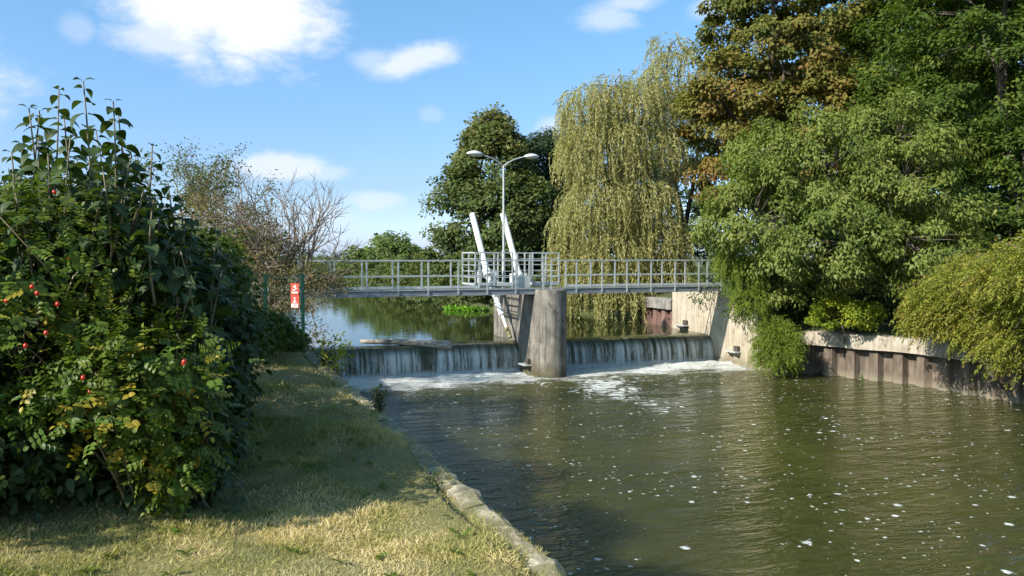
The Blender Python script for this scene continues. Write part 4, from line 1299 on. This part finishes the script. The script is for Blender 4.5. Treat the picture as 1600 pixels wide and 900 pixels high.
def rose(label, blobs, nleaf, size, seed, hips, extra=None, name='rose_bush', leafm='leaf_rose', zmin=None):
    t_ = thing(name, label, 'shrub', (blobs[0][0], blobs[0][1], ZG))
    r = rng(seed)
    C = clump_points(blobs, int(nleaf / 7), r, .62)
    B = np.array(blobs)
    P = []; A = []; N = []; S = []; tint = []
    mb = MB()
    for c in C:
        ctr = B[int(c[3]), :3]; out = norm(c[:3] - ctr)
        ct = r.uniform(0, .6) if r.uniform() > .05 else .9
        if c[2] < ZG + .1 and r.uniform() < .8: continue
        for _ in range(7):
            p0 = c[:3] + r.normal(size=3) * .085
            ax = norm(out * .6 + r.normal(size=3) * .6 + np.array([0, 0, .15]))
            nn = norm(np.array([0, 0, .9]) + out * .6 + r.normal(size=3) * .35)
            sd = norm(np.cross(nn, ax)); L = size * r.uniform(.8, 1.2)
            for q in range(4):
                pp = p0 + ax * L * (.25 + .25 * q) - np.array([0, 0, .25 * L * (q / 4) ** 2])
                ls = L * .42 * (1 - .08 * q)
                tv = min(1, ct + r.uniform(0, .35))
                if q == 3:
                    P.append(pp); A.append(ax); N.append(nn); S.append(ls * 1.05); tint.append(tv)
                else:
                    for s_ in (-1, 1):
                        P.append(pp); A.append(norm(sd * s_ + ax * .45)); N.append(nn); S.append(ls); tint.append(tv)
    P, A, N, S, tint = map(np.array, (P, A, N, S, tint))
    leafcloud(P, A, N, S, .78, T_LEAF, 'foliage', leafm, t_, tint)
    for _ in range(16):
        b = B[r.integers(len(B))]
        a = np.array([b[0] + r.normal() * b[3] * .4 + .34 * .4, b[1] + r.normal() * b[4] * .4 + .94 * .4, ZG - .05])
        q = b[:3] + norm(r.normal(size=3) + np.array([0, 0, .8])) * b[3:6] * .8
        limb(mb, a, q, .012, .004, r, .15, 6, 5)
    mb.build('stems', 'stem_green', t_, smooth=True)
    for (px, py, d_) in hips:
        p = hit(px, py, d=d_)
        h_ = MB(); n = 8
        prof_ = [(0, -.013), (.008, -.012), (.0125, -.004), (.0125, .003), (.009, .010), (.004, .013)]
        h_.tube([p + np.array([0, 0, z]) for _, z in prof_], [max(rr2, .001) for rr2, _ in prof_], n)
        ho = h_.build('rose_hip', 'hip_red', t_, smooth=True)
        MB().tube([p - np.array([0, 0, .013]), p - np.array([0, 0, .024])], [.004, .007], 5).build('calyx', 'hip_calyx', ho)
    return t_


rose('bright green rose bush with red hips in front of the tall shoots',
     [bl(20, 440, 5.0, .75, .6, .6), bl(-80, 500, 5.2, 1.0, .9, .9), bl(85, 560, 4.9, .45, .4, .35), bl(100, 400, 5.3, .45, .4, .3), bl(0, 610, 4.9, .5, .5, .4), bl(40, 700, 4.9, .5, .3, .2), bl(150, 500, 5.2, .3, .3, .3)],
     2700, .105, 61, ((58, 458, 4.4), (50, 448, 4.5), (85, 300, 4.9), (108, 405, 4.8), (10, 470, 4.4), (288, 565, 4.4), (130, 590, 4.35), (40, 540, 4.3), (72, 520, 4.35), (90, 475, 4.5)))
rose('low leafy rose sprays leaning out over the lawn from the shrub foot',
     [bl(255, 560, 4.9, .35, .35, .22), bl(200, 600, 4.8, .4, .3, .25), bl(265, 690, 4.9, .26, .26, .22), bl(165, 620, 4.7, .3, .3, .2), bl(268, 775, 4.9, .12, .12, .08)],
     1100, .105, 62, ((287, 568, 4.6), (140, 612, 4.5)))
_x = [(*cw(X_, Z_), z_, a, b, c) for (X_, Z_, z_, a, b, c) in ((-3.85, 3.95, 3.95, .35, .35, .35), (-5.4, 4.9, 3.7, .8, .6, 1.0), (-4.6, 5.1, 3.4, .45, .45, .8))]
rose('leafy bush at the near end of the shrub row on the lawn', _x, 1800, .12, 67, ())
# dark shrub further along the bank, over the lawn
tree('hedge_shrub', 'dark green shrub with a few red hips between the tall shoots and the fence', 'shrub', gbase(350, 9.5),
     [bl(280, 475, 9.0, .75, .9, .75), bl(310, 520, 9.6, .5, .7, .6), bl(260, 560, 8.2, .75, .8, .75), bl(300, 435, 10, .6, .8, .6), bl(240, 470, 9, .8, 1, .9), bl(300, 590, 9.0, .4, .5, .4), bl(355, 530, 11, .4, .6, .35)],
     300, 75, .26, .075, 'leaf_shrub', 63, .05, .3, width=.6, twigs=80, bark='stem_green', tmpl=T_LEAF)
tree('hedge_shrub', 'light green shrub top rising behind the dark shrub', 'shrub', gbase(350, 12.5),
     [bl(300, 405, 12.3, .75, .9, .5), bl(335, 455, 12.8, .6, .8, .7), bl(290, 460, 12, .8, 1, .9)],
     170, 70, .3, .085, 'leaf_rose', 64, .05, .3, width=.6, twigs=40, bark='stem_green')
tree('elder_bush', 'low leafy elder bush at the foot of the green fence', 'shrub', gbase(445, 13.4),
     [bl(430, 518, 13.2, .32, .5, .25), bl(398, 512, 12.8, .4, .5, .3), bl(385, 525, 12.0, .4, .5, .3), bl(455, 533, 14.2, .2, .4, .14)],
     170, 60, .2, .11, 'leaf_shrub', 65, .03, .3, width=.32, droop=.8, twigs=30, bark='stem_green', tint_bias=.5)
# brown autumn hedge and bare tree behind the fence
r = rng(66)
tree('brown_hedge', 'brownish tangled hedge behind the green fence', 'shrub', gbase(430, 19.5),
     [bl(370, 355, 19, .9, 1.0, .8), bl(415, 395, 18.7, .9, 1, .8), bl(465, 450, 18, .75, .9, .65), bl(335, 350, 20, .9, 1, .8), bl(400, 450, 18.2, .8, .8, .8), bl(510, 440, 19, .6, .7, .3), bl(330, 410, 20, 1.2, 1, 1.2), bl(488, 500, 17.2, .13, .3, .5)],
     380, 55, .3, .06, 'leaf_brown', 66, .06, .3, width=.5, twigs=260, bark='twig')


def bare(label, base, r, n0, spread, L0, lean, name='bare_tree'):
    t_ = thing(name, label, 'tree', base)
    mb = MB(); tips = []
    def grow(p, d, L, rad, lev):
        pts = [p]; n = 4
        for i in range(n):
            d = norm(d + r.normal(size=3) * .14 + np.array([0, 0, .03]))
            p = p + d * L / n; pts.append(p)
        mb.tube(pts, list(np.linspace(rad, rad * .6, n + 1)), 5 if lev else 7, cap=False)
        tips.append((p, d))
        if lev >= 5 or L < .12: return
        for k in range(r.integers(2, 4)):
            q = pts[r.integers(2, n + 1)] if k else p
            nd = norm(d + norm(r.normal(size=3)) * (.75 if k else .35))
            grow(q, nd, L * r.uniform(.62, .85), max(.006, rad * (.62 if k else .7)), lev + 1)
    for _ in range(n0):
        d = norm(np.array([r.normal() * spread + lean[0], r.normal() * spread + lean[1], 1.0]))
        grow(np.array(base, float), d, L0 * r.uniform(.8, 1.2), .05, 0)
    mb.build('branches', 'twig', t_, smooth=True)
    return t_, tips


bare('bare grey tree with spreading leafless twigs over the water behind the fence', (1.05, 20.3, 2.70), rng(70), 7, .5, 1.32, (.34, -.10))
st, tips = bare('thin upright tree with sparse grey leaves rising above the hedge', gbase(325, 25.0), rng(74), 5, .12, 1.55, (-.08, 0), 'sparse_tree')
r = rng(73)
P = np.array([p for p, d in tips for _ in range(12)]) + r.normal(size=(len(tips) * 12, 3)) * .13
P = P[P[:, 2] > 4.2]
leafcloud(P, r.normal(size=P.shape), r.normal(size=P.shape) + [0, 0, .7], r.uniform(.06, .12, len(P)), .5, T_DIAMOND, 'crown', 'leaf_sparse', st, r.uniform(0, 1, len(P)))

# small weeds growing on the edge and by the weir
for (px, py, lab, sz, sd, mt) in ((535, 572, 'yellowing weed stalks growing from the wall beside the overflow', .55, 81, 'leaf_yellowgreen'),
                                  (595, 628, 'thin grey green weed at the wall edge above the foam', .24, 82, 'leaf_sparse'),
                                  (510, 560, 'dark tuft of weeds where the wall meets the overflow', .55, 83, 'leaf_shrub')):
    b = hit(px, py + 10, z=ZG)
    x_ = min(b[0], edge_x(b[1]) - .03)
    t_ = thing('weed', lab, 'plant', (x_, b[1], ZG))
    r = rng(sd); mb = MB(); P = []; A = []
    for k in range(9):
        tp = np.array([x_ + r.normal() * .22 * sz, b[1] + r.normal() * .3 * sz, ZG + sz * r.uniform(.5, 1.0)])
        pts = limb(mb, (x_ + r.normal() * .04, b[1] + r.normal() * .08, ZG - .03), tp, .005, .002, r, 0, 6, 4)
        for q in pts[1:]:
            for _ in range(4): P.append(q + r.normal(size=3) * .02); A.append(norm(r.normal(size=3) + np.array([0, 0, .3])))
    mb.build('stems', 'stem_green', t_)
    P, A = np.array(P), np.array(A)
    leafcloud(P, A, norm(r.normal(size=P.shape) + [0, 0, 1]), r.uniform(.03, .08, len(P)) * (.6 + sz), .45, T_LEAF, 'leaves', mt, t_, r.uniform(0, 1, len(P)))

# ------------------------------------------------------------------ grass
r = rng(101)
Ps = []
for (z0, z1, dens) in ((2.6, 5.2, 17000), (5.2, 8.0, 7500), (8, 12, 2200), (12, 17, 1000)):
    area = (z1 - z0) * (z1 * .72 + 2.2)
    n = int(area * dens)
    Z_ = r.uniform(z0, z1, n); X_ = r.uniform(-.72 * z1, 2.2, n)
    x = X_ * cy + Z_ * sy; y = -X_ * sy + Z_ * cy
    xe = np.where(y < 4.5, 1.72, np.where(y < 13.8, 1.72 - .23 * (y - 4.5) / 9.3, 1.49))
    lim = xe - .13 + .07 * np.sin(y * 3.1) + .06 * np.sin(y * 7.7) + .04 * np.sin(y * 17) + .09 * r.normal(size=n)
    k = (x < lim) & (x < xe - .03) & (X_ > -.70 * Z_ - .3)
    # patchiness
    pt = .5 + .5 * np.sin(x * 2.1 + 1.3 * np.sin(y * 1.7)) * np.sin(y * 2.6 + 1.1 * np.sin(x * 1.3))
    k &= r.uniform(size=n) < .55 + .45 * pt
    Ps.append(np.stack([x[k], y[k], pt[k]], 1))
G = np.concatenate(Ps)
n = len(G)
zz = np.maximum(ground_z(G[:, 0], G[:, 1]), ZG - .02)
P = np.stack([G[:, 0], G[:, 1], zz - .008], 1)
dist = np.sqrt(G[:, 0] ** 2 + G[:, 1] ** 2)
S = r.uniform(.018, .055, n) * (.8 + .5 * G[:, 2]) * np.clip(dist / 5, 1.05, 1.8)
tilt = r.normal(size=(n, 3)) * .55; tilt[:, 2] = 0
sm_ = .5 + .5 * np.sin(G[:, 0] * 5.3 + 2 * np.sin(G[:, 1] * 3.1)) * np.sin(G[:, 1] * 4.7 + np.sin(G[:, 0] * 6.1))
S *= .6 + .55 * sm_
A = norm(np.array([.1, .05, 1.0]) * (r.uniform(.08, .8, n))[:, None] + tilt)
N = norm(r.normal(size=(n, 3)) * [1, 1, .3])
big = np.array([mnoise.noise(Vector((a * .9, b * .9, 4))) for a, b in G[:, :2][::1]])
small = np.array([mnoise.noise(Vector((a * 4, b * 4, 9))) for a, b in G[:, :2]])
mid = np.array([mnoise.noise(Vector((a * 1.9, b * 1.9, 2))) for a, b in G[:, :2]])
tint = np.clip(.46 + .75 * big + .6 * mid + .5 * small + r.normal(size=n) * .2, 0, 1)
T_BLADE = (np.array([(0, .5, 0), (0, -.5, 0), (.6, -.38, .08), (1, 0, .25), (.6, .38, .08)], float), np.array([(0, 1, 2, 4), (4, 2, 3, 3)]))
o = leafcloud(P, A, N, S, .10, T_BLADE, 'grass', 'blade', None, tint)
tag(o, 'short sun-dried mown grass of the bank lawn', None, None, 'stuff')
# broad weed leaves dotted through the lawn
r = rng(102)
P = []; A = []; N = []; S = []
for _ in range(90):
    Z_ = r.uniform(3, 8); X_ = r.uniform(-.6 * Z_, .25)
    x, y = cw(X_, Z_)
    if x > edge_x(y) - .35: continue
    for k in range(r.integers(3, 7)):
        a_ = r.uniform(0, 6.28)
        P.append((x, y, float(ground_z(x, y)) + .01)); A.append((math.cos(a_), math.sin(a_), r.uniform(.2, .8))); N.append((-math.cos(a_) * .4, -math.sin(a_) * .4, 1)); S.append(r.uniform(.04, .085))
o = leafcloud(np.array(P), np.array(A), np.array(N), np.array(S), .42, T_LEAF, 'lawn_weeds', 'leaf_rose', None, r.uniform(0, .8, len(P)))
tag(o, 'small broad-leaved weeds scattered through the lawn', None, None, 'stuff')
